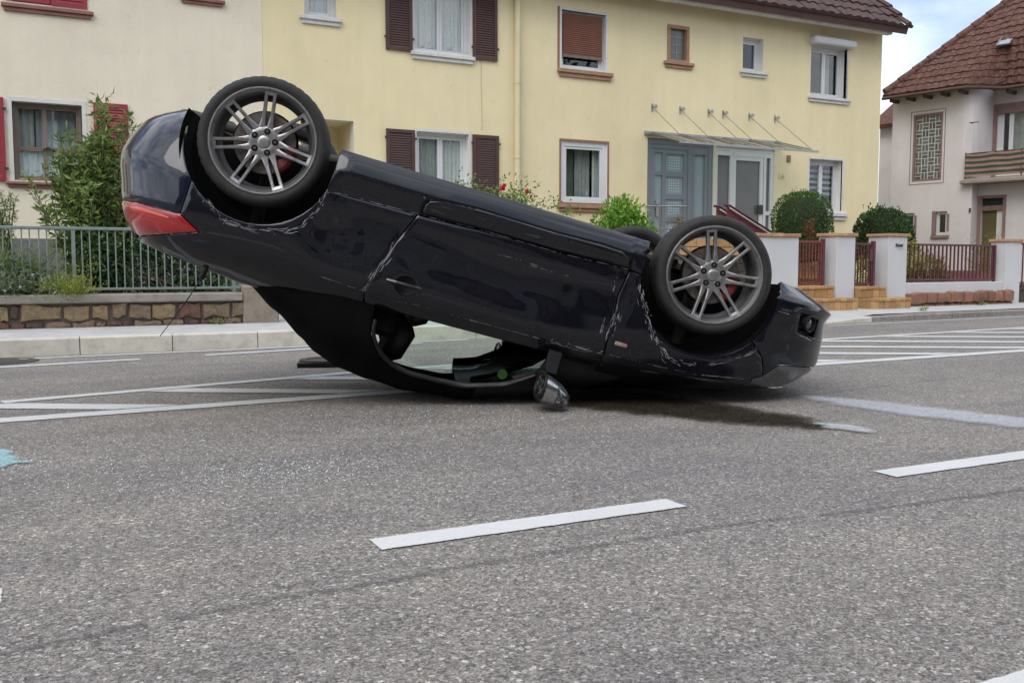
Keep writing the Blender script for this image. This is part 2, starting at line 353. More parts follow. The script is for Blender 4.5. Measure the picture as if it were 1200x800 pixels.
# kerb and pavement
M_kerb = mat('kerb_concrete', (.56, .53, .45), .85, .14, 4, .0015, 90, objvar=.07, dirt=(.25, .23, .19, .5), world=True)
M_kerb2 = mat('kerb_granite', (.22, .20, .175), .85, .35, 14, .004, 60, objvar=.12, dirt=(.10, .085, .07, .7), world=True)
M_pave = mat('pavement_asphalt', (.45, .443, .43), .9, .12, 2.5, .002, 160, world=True, dirt=(.22, .21, .20, .5))
KL = [(-40, 9.0), (-.33, 9.008), (2.22, 9.04), (8.0, 9.25), (10.19, 9.378), (14.02, 9.718), (60, 13.8)]
def kz(x): return lerp(.152, .152, 0) if x < 7.2 else (lerp(.152, .03, smoothstep(7.2, 8.3, x)) if x < 9.6 else lerp(.03, .085, smoothstep(9.6, 10.6, x)))
def pz(x): return kz(x) - .004 if x < 7 else lerp(kz(x) - .004, .10, .75) if x > 10.4 else kz(x) - .002
kerb = link('kerb', None, None, 'structure')
def kerb_stone(x0, x1, m, top):
    y0, y1 = yl(KL, x0), yl(KL, x1); z0, z1 = top(x0), top(x1); w = .15; g = .004; x0 += g; x1 -= g; e = .012; rr2 = random.Random(int(x0 * 91)); j = lambda s: rr2.uniform(-s, s)
    if m is M_kerb2: e = .02
    V = []
    for x, y, z in ((x0, y0, z0), (x1, y1, z1)):
        jz = j(.004) if m is M_kerb2 else 0; jy = j(.008) if m is M_kerb2 else 0
        V += [(x, y + jy, -.05), (x, y + jy + .006, z - e + jz), (x, y + jy + .006 + e, z + jz), (x, y + w, z + jz), (x, y + w, -.05)]
    bb = MB(); bb.add(V, [(i, i + 1, i + 6, i + 5) for i in range(4)] + [(4, 3, 2, 1, 0), (5, 6, 7, 8, 9)]); bb.build('kerb_stone', m, kerb)
x = .29 - .77 * 9
while x < 10.1: kerb_stone(x, x + .77, M_kerb, kz); x += .77
x0k = x
while x < 24:
    l = rnd.uniform(.85, 1.15); kerb_stone(x, x + l, M_kerb2, kz); x += l
b = MB(); xs = [-40, -20, -10, -5, 0, 3, 5, 6.5, 7.0, 7.3, 7.6, 7.9, 8.2, 8.5, 9.0, 9.6, 9.9, 10.2, 10.5, 11, 12, 13, 14, 16, 20, 30, 60]
vs = []
for x in xs: vs += [(x, yl(KL, x) + .15, pz(x)), (x, yl(KL, x) + .7, lerp(pz(x), .13 if x < 7 else .11, .8)), (x, 11.35 + max(0, x - 12) * .06, .145 if x < 7 else .115)]
b.add(vs, [(i * 3 + k, i * 3 + 3 + k, i * 3 + 4 + k, i * 3 + 1 + k) for i in range(len(xs) - 1) for k in range(2)]); b.build('pavement', M_pave, kind='structure')
# garden soil behind the walls
M_soil = mat('garden_soil', (.07, .055, .038), .95, .4, 5, .01, 30, dirt=(.05, .07, .025, .8), world=True)
b = MB(); b.box((-40, 10.95, -.1), (2.3, 14.45, .43)); b.box((7.2, 11.2, -.1), (19.5, 14.45, .43)); b.box((16, 11.4, -.1), (60, 40, .25)); b.build('garden_ground', M_soil, kind='structure')
b = MB(); b.quad((2.3, 11.3, .14), (7.2, 11.3, .14), (7.2, 14.5, .16), (2.3, 14.5, .16)); b.build('driveway', M_pave, kind='structure')
# things lying on the road
t = thing('plastic_cover', 'flat black plastic cover lying on the road beside the car roof', 'debris', (1.98, 7.22, 0.0), R(-18))
b = MB(); b.prism([(-.20, -.22, 0), (.25, -.24, 0), (.27, .18, 0), (-.06, .24, 0), (-.20, .10, 0)], (0, 0, .035)); b.build('tray', M_black, t)
b = MB(); b.lathe([(.20, .036), (.20, .046), (.15, .046), (.148, .040), (.0005, .040)], 28, Matrix.Rotation(R(90), 4, 'X')); b.build('disc', M_iron, t)
t = tag(MB().lathe([(.30, -.004), (.30, .006), (.27, .008), (.26, .004), (.20, .004), (.19, .008), (.0005, .008)], 32, Matrix.Translation((-.33, 8.62, 0)) @ Matrix.Rotation(R(90), 4, 'X') ).build('manhole_cover', M_iron, None, 40), 'dark round iron cover set in the road by the kerb', 'manhole cover')
# ------------------------------------------------------------------ houses
YF = 14.5
M_cream = mat('render_cream', (.79, .72, .565), .93, .05, 1.2, .010, 38, world=True, dirt=(.62, .58, .46, .25))
M_yellow = mat('render_yellow', (.80, .695, .43), .92, .045, .9, .004, 60, world=True, dirt=(.68, .60, .35, .22))
M_plinth = mat('plinth_grey', (.17, .16, .15), .9, .2, 6, .006, 60, world=True)
M_wframe = mat('window_white', (.66, .67, .665), .42, .05, 3)
M_reveal = mat('reveal_white', (.70, .69, .65), .85, .06, 3, .001, 80)
M_surround = mat('surround_white', (.66, .65, .60), .85, .08, 4, .001, 80)
M_sillw = mat('sill_white', (.62, .62, .59), .75, .10, 6, .001, 60, dirt=(.36, .35, .32, .5))
M_sillb = mat('sill_brown_stone', (.36, .21, .13), .8, .18, 7, .002, 60, dirt=(.22, .13, .09, .6))
M_sillr = mat('sill_red_brown', (.27, .13, .10), .75, .15, 7, .002, 60)
M_brown = mat('shutter_brown', (.075, .036, .030), .62, .12, 6, .0006, 80)
M_redsh = mat('shutter_red', (.29, .026, .040), .5, .12, 6, .0006, 80)
M_brownfr = mat('frame_brown_wood', (.19, .145, .11), .6, .2, 12)
M_blind = mat('blind_red_brown', (.20, .075, .042), .55, .15, 9)
M_curt = mat('lace_curtain', (.74, .75, .74), .9, .18, 38)
M_curt2 = mat('grey_curtain', (.42, .44, .425), .9, .2, 9)
M_curtb = mat('half_curtain_and_sky', (.76, .84, .87), .9, .15, 22)
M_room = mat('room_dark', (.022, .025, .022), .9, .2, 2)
M_dgrey = mat('door_grey', (.185, .205, .225), .45, .06, 3)
M_frost = mat('frosted_pane', (.23, .29, .31), .30, .08, 3)
M_frost2 = mat('smoked_pane', (.135, .135, .125), .28, .10, 3)
M_dots = mat('etched_dots', (.42, .52, .54), .6, .1, 3)
M_steel = mat('steel', (.36, .35, .33), .38, .2, 12, metal=.8, dirt=(.16, .13, .10, .5))
M_pipe = mat('pipe_yellow', (.66, .585, .36), .6, .06, 2, world=True)
M_gutter = mat('gutter_board', (.62, .62, .60), .6, .10, 2.5, dirt=(.38, .37, .35, .6))
M_tile = mat('roof_tile_dark', (.075, .042, .038), .85, .35, 5, .003, 50, world=True, dirt=(.12, .09, .085, .6))
M_tile2 = mat('roof_tile_red', (.105, .047, .034), .9, .6, 8, .003, 50, world=True, dirt=(.21, .165, .14, .85), spec=.25)
M_soffit = mat('soffit_wood', (.09, .05, .04), .8, .2, 5)
M_pane = glass_mat('window_glass', (.90, .92, .91), .10, .01)
M_canopy = glass_mat('canopy_glass', (.74, .80, .78), .08, .02)
M_white_h = mat('render_white', (.635, .59, .575), .92, .05, 1.0, .004, 60, world=True, dirt=(.52, .49, .47, .5))
M_pinkst = mat('pink_sandstone', (.235, .150, .130), .85, .2, 8, .002, 60)
M_letter = mat('house_number', (.56, .51, .33), .7, .1, 6)

def streaks(m, strength=.035):
    """weather marks on a rendered wall: long faint runs and broad patches"""
    nt = m.node_tree; p = nt.nodes['Principled BSDF']; old = p.inputs['Base Color'].links[0].from_socket
    v = coords(nt, True, (2.6, 2.6, .22)); a = ramp(nt, tex_noise(nt, v, 1.6, 6, .65), [(.40, (1 - strength,) * 3), (.60, (1, 1, 1))])
    v2 = coords(nt, True); b_ = ramp(nt, tex_noise(nt, v2, .8, 6, .6), [(.35, (1 - strength * .8, 1 - strength * .85, 1 - strength)), (.62, (1.02, 1.02, 1.02))])
    sp = ramp(nt, tex_noise(nt, v2, 5.5, 3, .6), [(.28, (.84, .82, .78)), (.34, (1, 1, 1))])
    c = mixc(nt, 1.0, mixc(nt, 1.0, mixc(nt, .5, old, sp, 'MULTIPLY'), a, 'MULTIPLY'), b_, 'MULTIPLY'); nt.links.new(c, p.inputs['Base Color'])
for m_ in (M_cream, M_yellow, M_white_h): streaks(m_)
def wall(name, x0, z0, x1, z1, holes, m, mr, parent, d=.20, y=0.0, thick=8.0, loc=True, bands=()):
    """front wall with openings: face at y, openings run back by d, and plain sides, back and top make it a solid house"""
    hs = [(a, b_, c, e) for a, b_, c, e in holes]
    X = sorted({x0, x1} | {v for h in hs for v in (h[0], h[2])}); Z = sorted({z0, z1} | {v for h in hs for v in (h[1], h[3])} | {v for v in bands})
    b = MB()
    for xa, xb in zip(X, X[1:]):
        for za, zb in zip(Z, Z[1:]):
            cx, cz = (xa + xb) / 2, (za + zb) / 2
            if any(h[0] < cx < h[2] and h[1] < cz < h[3] for h in hs): continue
            b.quad((xa, y, za), (xb, y, za), (xb, y, zb), (xa, y, zb))
    b.quad((x0, y, z0), (x0, y, z1), (x0, y + thick, z1), (x0, y + thick, z0)); b.quad((x1, y, z0), (x1, y + thick, z0), (x1, y + thick, z1), (x1, y, z1)); b.quad((x0, y + thick, z0), (x0, y + thick, z1), (x1, y + thick, z1), (x1, y + thick, z0))
    b.cur = 1
    for a, c, e, f in hs:
        b.quad((a, y, c), (a, y, f), (a, y + d, f), (a, y + d, c)); b.quad((e, y, c), (e, y + d, c), (e, y + d, f), (e, y, f)); b.quad((a, y, f), (e, y, f), (e, y + d, f), (a, y + d, f)); b.quad((a, y, c), (a, y + d, c), (e, y + d, c), (e, y, c))
    return b.build(name, [m, mr], parent, fix='weld')
def frame_box(b, x0, z0, x1, z1, w, y0, y1):
    b.box((x0, y0, z0), (x0 + w, y1, z1)); b.box((x1 - w, y0, z0), (x1, y1, z1)); b.box((x0 + w, y0 + .001, z0), (x1 - w, y1 - .001, z0 + w)); b.box((x0 + w, y0 + .001, z1 - w), (x1 - w, y1 - .001, z1))
def curtain(parent, x0, z0, x1, z1, y, m, amp=.02, n=40, name='curtain'):
    b = MB(); vs = []
    for i in range(n + 1):
        x = lerp(x0, x1, i / n); yy = y + amp * math.sin(i * 1.35) + amp * .6 * math.sin(i * .53 + x0)
        vs += [(x, yy, z0), (x, yy, z1)]
    b.add(vs, [(2 * i, 2 * i + 2, 2 * i + 3, 2 * i + 1) for i in range(n)]); return b.build(name, m, parent, True)
def window(parent, x0, z0, x1, z1, y=.13, mull=(.5,), trans=(), fw=.055, cw=.042, m=None, glass=None, room=True, name='window'):
    """frame in its opening, with casements, panes and a dark room behind"""
    m = m or M_wframe; b = MB(); frame_box(b, x0, z0, x1, z1, fw, y, y + .07)
    xs = [x0 + fw] + [lerp(x0, x1, t) for t in mull] + [x1 - fw]; zs = [z0 + fw] + [lerp(z0, z1, t) for t in trans] + [z1 - fw]; panes = []
    for xa, xb in zip(xs, xs[1:]):
        for za, zb in zip(zs, zs[1:]):
            frame_box(b, xa + .002, za + .002, xb - .002, zb - .002, cw, y + .014, y + .060); panes.append((xa + cw, za + cw, xb - cw, zb - cw))
    o = b.build(name, m, parent)
    for a, c, e, f in panes: MB().box((a, y + .034, c), (e, y + .042, f)).build('pane', glass or M_pane, o)
    if room:
        bb = MB(); bb.quad((x0 + fw, y + .9, z0), (x1 - fw, y + .9, z0), (x1 - fw, y + .9, z1), (x0 + fw, y + .9, z1)); bb.quad((x0, y + .072, z0), (x0, y + .9, z0), (x0, y + .9, z1), (x0, y + .072, z1)); bb.quad((x1, y + .072, z0), (x1, y + .072, z1), (x1, y + .9, z1), (x1, y + .9, z0)); bb.quad((x0, y + .072, z1), (x0, y + .9, z1), (x1, y + .9, z1), (x1, y + .072, z1)); bb.quad((x0, y + .072, z0), (x1, y + .072, z0), (x1, y + .9, z0), (x0, y + .9, z0)); bb.build('room', M_room, o)
    return o
def sill(parent, x0, z0, x1, z1, m, proud=.07, deep=.13, two=True):
    b = MB()
    if two: zm = lerp(z0, z1, .5); b.box((x0, -proud, zm), (x1, deep, z1), bev=.008); b.box((x0 + .03, -proud * .55, z0), (x1 - .03, -.0, zm - .001), bev=.006)
    else: b.box((x0, -proud, z0), (x1, deep, z1), bev=.01)
    return b.build('sill', m, parent)
def shutter(parent, x0, z0, x1, z1, m, y=-.005, tilt=0.0, slats=True, fw=.055):
    b = MB(); frame_box(b, x0, z0, x1, z1, fw, y - .036, y)
    o = b.build('shutter', m, parent)
    b = MB(); z = z0 + fw
    b.box((x0 + fw, y - .012, z0 + fw), (x1 - fw, y - .006, z1 - fw))
    while z < z1 - fw - .01:
        b.prism([(x0 + fw, y - .030, z), (x0 + fw, y - .024, z), (x0 + fw, y - .010, z + .034), (x0 + fw, y - .016, z + .034)], (x1 - x0 - 2 * fw, 0, 0)); z += .038
    b.build('slats', m, o, kind='stuff')
    for zz in (lerp(z0, z1, .13), lerp(z0, z1, .85)):
        for xa, xb in ((x0 - .03, x0 + .02), (x1 - .02, x1 + .03)): MB().box((xa, y - .028, zz), (xb, y - .040, zz + .035)).build('hinge', M_iron, o)
    return o

# --- cream house
H1 = thing('cream_house', 'cream rough-rendered house with red shutters left of the yellow house', 'house', (0, YF, 0))
W1 = [(-.264, 1.93, .602, 2.989), (-.20, 4.30, .66, 5.35), (2.0, 4.63, 2.49, 5.4), (-3.4, 1.93, -2.5, 2.989), (-3.4, 4.3, -2.5, 5.35), (-5.8, 1.93, -4.9, 2.989)]
wall('wall', -9, 1.149, 3.097, 6.0, W1, M_cream, M_reveal, H1, .16)
b = MB(); b.box((-9, -.03, .2), (3.08, .3, 1.149)); b.build('plinth', M_plinth, H1)
b = MB(); frame_box(b, -.315, 1.88, .655, 3.045, .055, -.008, .05); b.build('window_surround', M_surround, H1)
w = window(H1, -.250, 1.945, .588, 2.975, .11, (.455,), (.42,), .035, .024, M_brownfr)
curtain(w, -.20, 1.99, .55, 2.36, .19, M_curtb, .008, 46); curtain(w, -.20, 2.40, .0, 2.93, .24, M_curt2, .015, 10); curtain(w, .02, 2.30, .55, 2.94, .40, M_curtb, .012, 24)  # pale curtains stand in for the bright sky mirrored in this window
b = MB(); b.tube([(.10, .10, 2.36), (.16, .085, 2.40), (.20, .095, 2.37), (.25, .10, 2.36)], .018, 6); b.build('window_latch', M_iron, w, 40)
sill(H1, -.37, 1.835, .70, 1.915, M_sillr)
shutter(H1, -.80, 1.92, -.355, 3.02, M_redsh); shutter(H1, .746, 1.95, 1.191, 3.04, M_redsh)
for q in ((-.283, 4.31, .25, 5.4), (.262, 4.30, .715, 5.4)): shutter(H1, *q, M_redsh, y=.02)
sill(H1, -.335, 4.165, .79, 4.265, M_sillr); sill(H1, 1.93, 4.54, 2.56, 4.63, M_sillr); window(H1, 2.0, 4.63, 2.49, 5.4, .1, (), (), m=M_brownfr)
for q in (W1[3], W1[5]): window(H1, *q, .11, (.5,), (), m=M_brownfr); sill(H1, q[0] - .1, 1.83, q[2] + .1, 1.93, M_sillr)
window(H1, *W1[4], .11, (.5,), (), m=M_brownfr)
# --- yellow house
H2 = thing('yellow_house', 'long pale yellow house with brown shutters and a glass canopy over its doors', 'house', (0, YF, 0))
big = (5.519, 4.215, 6.498, 5.55); low = (5.545, 1.90, 6.47, 2.955); bl = (8.24, 4.20, 9.15, 5.20); lat = (10.47, 4.52, 10.96, 5.20); sm = (12.245, 4.52, 12.75, 5.165); ru = (13.99, 4.19, 14.955, 5.19); ll = (8.235, 1.875, 9.19, 2.965); lr = (14.02, 1.875, 14.92, 2.94); tl = (3.74, 4.58, 4.235, 5.45); rec = (3.649, .4, 4.49, 3.04); dg = (10.06, .95, 11.60, 3.13); dw = (11.64, .95, 13.10, 3.06)
wall('wall', 3.10, .2, 15.96, 5.63, [big, low, bl, lat, sm, ru, ll, lr, tl, rec, dg, dw], M_yellow, M_reveal, H2, .17)
def win2(q, **k): return window(H2, q[0], q[1], q[2], q[3], **k)
w = win2(big); curtain(w, big[0] + .06, 4.26, big[2] - .06, 5.5, .24, M_curt, .02, 60); sill(H2, 5.44, 4.095, 6.57, 4.215, M_sillw)
shutter(H2, 5.03, 4.20, 5.475, 5.55, M_brown); shutter(H2, 6.54, 4.19, 6.985, 5.55, M_brown)
w = win2(low, fw=.05); curtain(w, 5.58, 1.95, 5.97, 2.9, .20, M_curt2, .012, 30); curtain(w, 6.02, 1.95, 6.43, 2.9, .20, M_curt, .012, 26); shutter(H2, 5.02, 1.93, 5.50, 2.96, M_brown); shutter(H2, 6.53, 1.92, 7.01, 2.96, M_brown)
sill(H2, 5.45, 1.80, 6.56, 1.90, M_sillw)
w = win2(tl, mull=()); curtain(w, 3.8, 4.62, 4.2, 5.4, .24, M_curt, .015, 30); sill(H2, 3.66, 4.455, 4.32, 4.575, M_sillw)
for q in (big, low):
    b = MB(); frame_box(b, q[0] - .045, q[1], q[2] + .045, q[3] + .045, .042, -.006, .03); b.build('window_surround', M_surround, H2)
# roller blind window
w = win2(bl, y=.10, mull=(), fw=.05); sill(H2, 8.15, 4.06, 9.27, 4.195, M_sillb)
b = MB(); z = 5.14
b.box((8.29, .062, 4.47), (9.10, .068, 5.15))
while z > 4.47: b.box((8.29, .052, z), (9.10, .064, z + .030), bev=.006); z -= .034
b.build('roller_blind', M_blind, H2, kind='stuff'); b = MB(); b.box((8.285, .048, 4.415), (9.105, .075, 4.465), bev=.006); b.build('blind_rail', M_brownfr, H2)
b = MB(); frame_box(b, 8.195, 4.195, 9.185, 5.245, .045, -.004, .06); b.build('window_surround', M_surround, H2)
b = MB(); b.box((8.155, -.012, 4.20), (8.193, .05, 5.245)); b.build('stone_jamb', M_sillr, H2)
# leaded window
b = MB(); frame_box(b, *lat, .06, -.02, .12); fo = b.build('window', M_sillb, H2)
for i in range(2):
    for k in range(4): b = MB(); b.box((10.535 + i * .185, .06, 4.585 + k * .142), (10.712 + i * .185, .066 + .003 * ((i + k) % 2), 4.719 + k * .142)); b.build('pane', M_frost2, fo)
b = MB(); b.box((10.713, .05, 4.58), (10.719, .07, 5.14)); [b.box((10.53, .051, 4.72 + k * .142), (10.90, .069, 4.726 + k * .142)) for k in range(3)]; b.build('lead_bars', M_steel, fo)
sill(H2, 10.39, 4.42, 11.06, 4.535, M_sillb)
w = win2(sm, mull=(), fw=.05); sill(H2, 12.17, 4.42, 12.84, 4.53, M_sillw)
w = win2(ru); sill(H2, 13.92, 4.075, 15.06, 4.19, M_sillw); curtain(w, 14.06, 4.25, 14.2, 5.1, .28, M_curt2, .01, 8); curtain(w, 14.6, 4.25, 14.75, 5.1, .28, M_curt2, .01, 8)
b = MB(); b.box((13.93, -.17, 5.195), (15.09, .05, 5.36), bev=.035); b.build('shutter_box', M_wframe, H2, 40)
b = MB(); b.box((14.955, -.02, 4.19), (14.985, .06, 5.195)); b.build('guide_rail', M_steel, H2)
w = win2(ll, mull=(), fw=.085, y=.03); curtain(w, 8.32, 1.93, 8.66, 2.9, .30, mat('foliage_reflection', (.15, .19, .15), .9, .3, 6), .012, 14); curtain(w, 8.66, 1.93, 8.99, 2.9, .26, M_curt2, .02, 20); curtain(w, 8.99, 1.93, 9.12, 2.9, .20, M_curt, .012, 12); sill(H2, 8.16, 1.73, 9.26, 1.86, M_sillb)  # left dark green sheet is coloured as foliage mirrored in the glass
b = MB(); frame_box(b, 8.20, 1.862, 9.225, 3.0, .034, -.008, .05); b.build('stone_surround', M_sillr, H2)
w = win2(lr); sill(H2, 13.97, 1.72, 15.05, 1.87, M_sillw)
b = MB(); z = 2.25
while z < 2.88: b.box((14.09, .24, z), (14.86, .244, z + .055)); z += .115
b.build('striped_blind', M_curt2, w, kind='stuff')
b = MB(); frame_box(b, 13.975, 1.87, 14.965, 2.99, .045, -.006, .03); b.build('window_surround', M_surround, H2)
# side entrance in its recess
b = MB(); b.quad((3.649, .85, .4), (4.49, .85, .4), (4.49, .85, 3.04), (3.649, .85, 3.04)); b.quad((3.649, .17, .4), (3.649, .85, .4), (3.649, .85, 3.04), (3.649, .17, 3.04)); b.quad((4.49, .17, .4), (4.49, .17, 3.04), (4.49, .85, 3.04), (4.49, .85, .4)); b.quad((3.649, .17, 3.04), (3.649, .85, 3.04), (4.49, .85, 3.04), (4.49, .17, 3.04)); b.build('porch_recess', M_yellow, H2)
b = MB(); frame_box(b, 3.70, .4, 4.30, 2.78, .07, .79, .848); o = b.build('door', M_wframe, H2); MB().box((3.77, .81, .47), (4.23, .84, 2.71)).build('leaf', M_brown, o)
# grey entrance
b = MB(); frame_box(b, *dg, .10, .04, .14); b.box((11.02, .041, 1.05), (11.10, .139, 3.03)); b.box((10.16, .05, 2.95), (11.02, .13, 3.03)); b.box((11.10, .05, 2.88), (11.50, .13, 3.03)); o = b.build('entrance_door', M_dgrey, H2)
b = MB(); X = [10.16, 10.27, 10.44, 10.52, 10.93, 11.02]; Zs = [1.05, 1.28, 1.60, 1.70, 2.02, 2.12, 2.44, 2.54, 2.86, 2.95]
for xa, xb in ((10.161, 10.27), (10.44, 10.52), (10.93, 11.019)): b.box((xa, .06, 1.051), (xb, .11, 2.949))
for za, zb in zip(Zs[0::2], Zs[1::2]):
    b.box((10.52, .061, za + .001), (10.93, .109, zb - .001))
b.box((10.27, .061, 1.051), (10.44, .109, 1.30)); b.box((10.27, .061, 2.46), (10.44, .109, 2.53)); b.box((10.27, .061, 2.88), (10.44, .109, 2.949)); lf = b.build('door_leaf', M_dgrey, o)
for za, zb in zip(Zs[1::2], Zs[2::2]):
    p_ = MB().box((10.51, .085, za - .01), (10.94, .093, zb + .01)).build('pane', M_frost, lf)
    b = MB()
    for i in range(5):
        for k in range(5): b.box((10.60 + i * .053, .080, za + .045 + k * .05), (10.63 + i * .053, .0846, za + .073 + k * .05))
    b.build('etched_dots', M_dots, p_, kind='stuff')
for za, zb in ((1.30, 2.46), (2.53, 2.88)): MB().box((10.265, .085, za - .01), (10.445, .092, zb + .01)).build('pane', M_frost, lf)
MB().box((11.18, .085, 1.04), (11.42, .093, 2.885)).build('pane', M_frost, o); b = MB(); b.box((11.10, .055, 1.05), (11.18, .12, 2.88)); b.box((11.42, .055, 1.05), (11.50, .12, 2.88)); b.build('sidelight_frame', M_dgrey, o)
b = MB(); b.tube([(10.33, .06, 1.92), (10.33, .0, 1.92), (10.20, .0, 1.92)], .014, 6); b.box((10.30, .045, 1.70), (10.36, .058, 2.0)); b.build('door_handle', M_steel, lf, 40)
# white entrance
b = MB(); frame_box(b, *dw, .07, .03, .13); b.box((12.02, .031, 1.02), (12.08, .129, 2.99)); b.box((12.86, .031, 1.02), (12.92, .129, 2.99)); frame_box(b, 12.09, 1.0, 12.85, 2.90, .075, .04, .11); b.box((12.09, .033, 2.90), (12.85, .127, 2.988)); b.box((12.921, .04, 1.78), (13.03, .11, 1.86)); b.box((11.711, .035, 2.9), (12.019, .12, 2.985)); b.box((12.921, .035, 2.9), (13.029, .12, 2.985)); o = b.build('entrance_door', M_wframe, H2)
for q in ((11.70, 1.01, 12.03, 2.91), (12.16, 1.06, 12.78, 2.83), (12.915, 1.85, 13.035, 2.91), (12.915, 1.01, 13.035, 1.79)): MB().box((q[0], .075, q[1]), (q[2], .083, q[3])).build('pane', M_frost2, o)
b = MB(); b.box((12.72, .0, 1.80), (12.84, .04, 1.98), bev=.012); b.build('lock', M_iron, o)
b = MB(); b.box((9.3, -1.6, .2), (13.3, -.002, .95)); b.build('landing', M_sillb, H2)
# number and bell
cu = bpy.data.curves.new('house_number', 'FONT'); cu.body = '16'; cu.size = .19; cu.extrude = .006; tmp = bpy.data.objects.new('tmp', cu); COL.objects.link(tmp); dg_ = bpy.context.evaluated_depsgraph_get(); me = bpy.data.meshes.new_from_object(tmp.evaluated_get(dg_)); bpy.data.objects.remove(tmp); me.materials.clear(); me.materials.append(M_letter)
link('house_number', me, H2, loc=(13.17, -.004, 2.50), rot=(R(90), 0, 0))
b = MB(); b.box((13.40, -.03, 2.85), (13.50, 0, 2.98), bev=.01); b.build('bell_box', M_brownfr, H2)
b = MB(); b.tube([(7.345, -.07, .5), (7.345, -.07, 5.45)], .055, 12); o = b.build('downpipe', M_pipe, H2, 50); [MB().tube([(7.345, -.07, z), (7.345, -.07, z + .03)], .062, 12).build('pipe_bracket', M_pipe, o, 50) for z in (1.2, 2.6, 3.85, 5.2)]
b = MB(); b.tube([(6.695, -.006, 4.19), (6.70, -.006, 3.6), (6.71, -.006, 3.05)], .0055, 5); b.build('cable', M_letter, H2)
# gutter, soffit, roof
b = MB(); b.box((3.1, -.42, 5.50), (15.80, -.27, 5.645), bev=.02); gt = b.build('gutter', M_gutter, H2); [MB().box((x, -.432, 5.495), (x + .03, -.26, 5.65)).build('gutter_joint', M_gutter, gt) for x in (9.2, 12.2, 15.2)]
b = MB(); b.box((3.1, -.27, 5.60), (15.96, .0, 5.64)); b.build('soffit', M_soffit, H2)
def tiled(name, P0, U, V, nu, nv, m, parent, relief=.035, keep=None, ov=.02, seed=1):
    """a field of clay tiles: nu columns along U, nv courses up V, each tile a curved sheet that overlaps the course below"""
    U, V = Vector(U), Vector(V); n = U.cross(V).normalized(); b = MB(); rr = random.Random(seed); K = 5
    prof = [0.0, .35, .95, 1.0, .45, 0.0]
    for j in range(nv):
        for i in range(nu):
            if keep and not keep(i + .5, j + .5): continue
            lift = rr.uniform(-.15, .25) * relief; sh = rr.uniform(-.01, .01); vs = []
            for t, e in ((-.10 + sh, 1.0), (1.0, .0)):
                for k in range(K + 1): vs.append(P0 + U * (i + k / K) + V * (j + t) + n * (relief * (.35 + .65 * prof[k]) * 1.0 + (relief * .75 if e else 0) + lift))
            lo = [P0 + U * (i + k / K) + V * (j - .10 + sh) + n * (-.002) for k in range(K + 1)]
            o = len(vs); vs += lo; b.add(vs, [(k, k + 1, K + 2 + k, K + 1 + k) for k in range(K)] + [(o + k, o + k + 1, k + 1, k) for k in range(K)])
    return b.build(name, m, parent, False, kind='stuff', fix=False)
RS = math.radians(42); rz0 = 5.66; ry0 = -.52
b = MB(); dy, dz = math.cos(RS), math.sin(RS); L = 6.2
b.prism([(-9.3, ry0, rz0 - .02), (16.12, ry0, rz0 - .02), (16.12, ry0 + dy * L, rz0 + dz * L), (-9.3, ry0 + dy * L, rz0 + dz * L)], (0, .04, -.12)); b.prism([(16.12, ry0 + 2 * dy * L, rz0 - .02), (-9.3, ry0 + 2 * dy * L, rz0 - .02), (-9.3, ry0 + dy * L, rz0 + dz * L), (16.12, ry0 + dy * L, rz0 + dz * L)], (0, -.04, -.12)); o = b.build('roof', M_soffit, H2)
b = MB(); b.add([(15.955, 0, 5.63), (15.955, 8, 5.63), (15.955, 4, rz0 + dz * L - .75)], [(0, 1, 2)]); b.build('gable', M_yellow, H2)
tiled('roof_tiles', Vector((9.0, ry0, rz0)), (.24, 0, 0), Vector((0, dy, dz)) * .34, 30, 6, M_tile, o, .045)
tiled('ridge_tiles', Vector((16.0, ry0, rz0 + .03)), (.15, 0, 0), Vector((0, dy, dz)) * .34, 1, 6, M_tile, o, .06)
# canopy
cz = lambda y: lerp(3.20, 2.93, -y / 1.0)
cn = thing('glass_canopy', 'flat glass canopy on steel rods over the grey and white doors', 'canopy', (0, YF, 0))
for x0, x1 in ((10.0, 11.60), (11.63, 13.20)): b = MB(); b.prism([(x0, 0, cz(0)), (x1, 0, cz(0)), (x1, -1.05, cz(-1.05)), (x0, -1.05, cz(-1.05))], (0, 0, .016)); b.build('glass_pane', M_canopy, cn)
b = MB(); b.box((9.98, -.05, 3.17), (13.22, .0, 3.235)); [b.tube([(x, -.04, cz(-.04) + .035), (x, -1.02, cz(-1.02) + .035)], .012, 6) for x in (10.15, 10.78, 11.44, 11.79, 12.43, 13.08)]; b.box((9.99, -1.07, cz(-1.06) - .012), (13.21, -1.045, cz(-1.06) + .03)); b.build('wall_rail', M_steel, cn)
for x in (10.15, 10.78, 11.44, 11.79, 12.43, 13.08):
    b = MB(); b.tube([(x, -.06, 3.64), (x, -.98, cz(-.98) + .05)], .006, 6); rd = b.build('tension_rod', M_steel, cn)
    b = MB(); b.box((x - .018, -.014, 3.60), (x + .018, 0, 3.74)); b.lathe([(.0, -.05), (.035, -.05), (.035, -.04), (.02, -.03), (.0, -.03)], 12, Matrix.Translation((x + .045, -.01, 3.69))); b.tube([(x, 0, 3.69), (x + .04, -.04, 3.69)], .012, 6); b.build('wall_bracket', M_steel, rd)
    b = MB(); b.ball((x, -.98, cz(-.98) + .03), (.03, .03, .035), 8); b.build('clamp', M_steel, rd)

# --- white house
AN = R(104.2) + math.pi
H3 = thing('white_house', 'white rendered house with red tiled hip roof and striped balcony at the right', 'house', (21.16, 16.345, 0), AN)
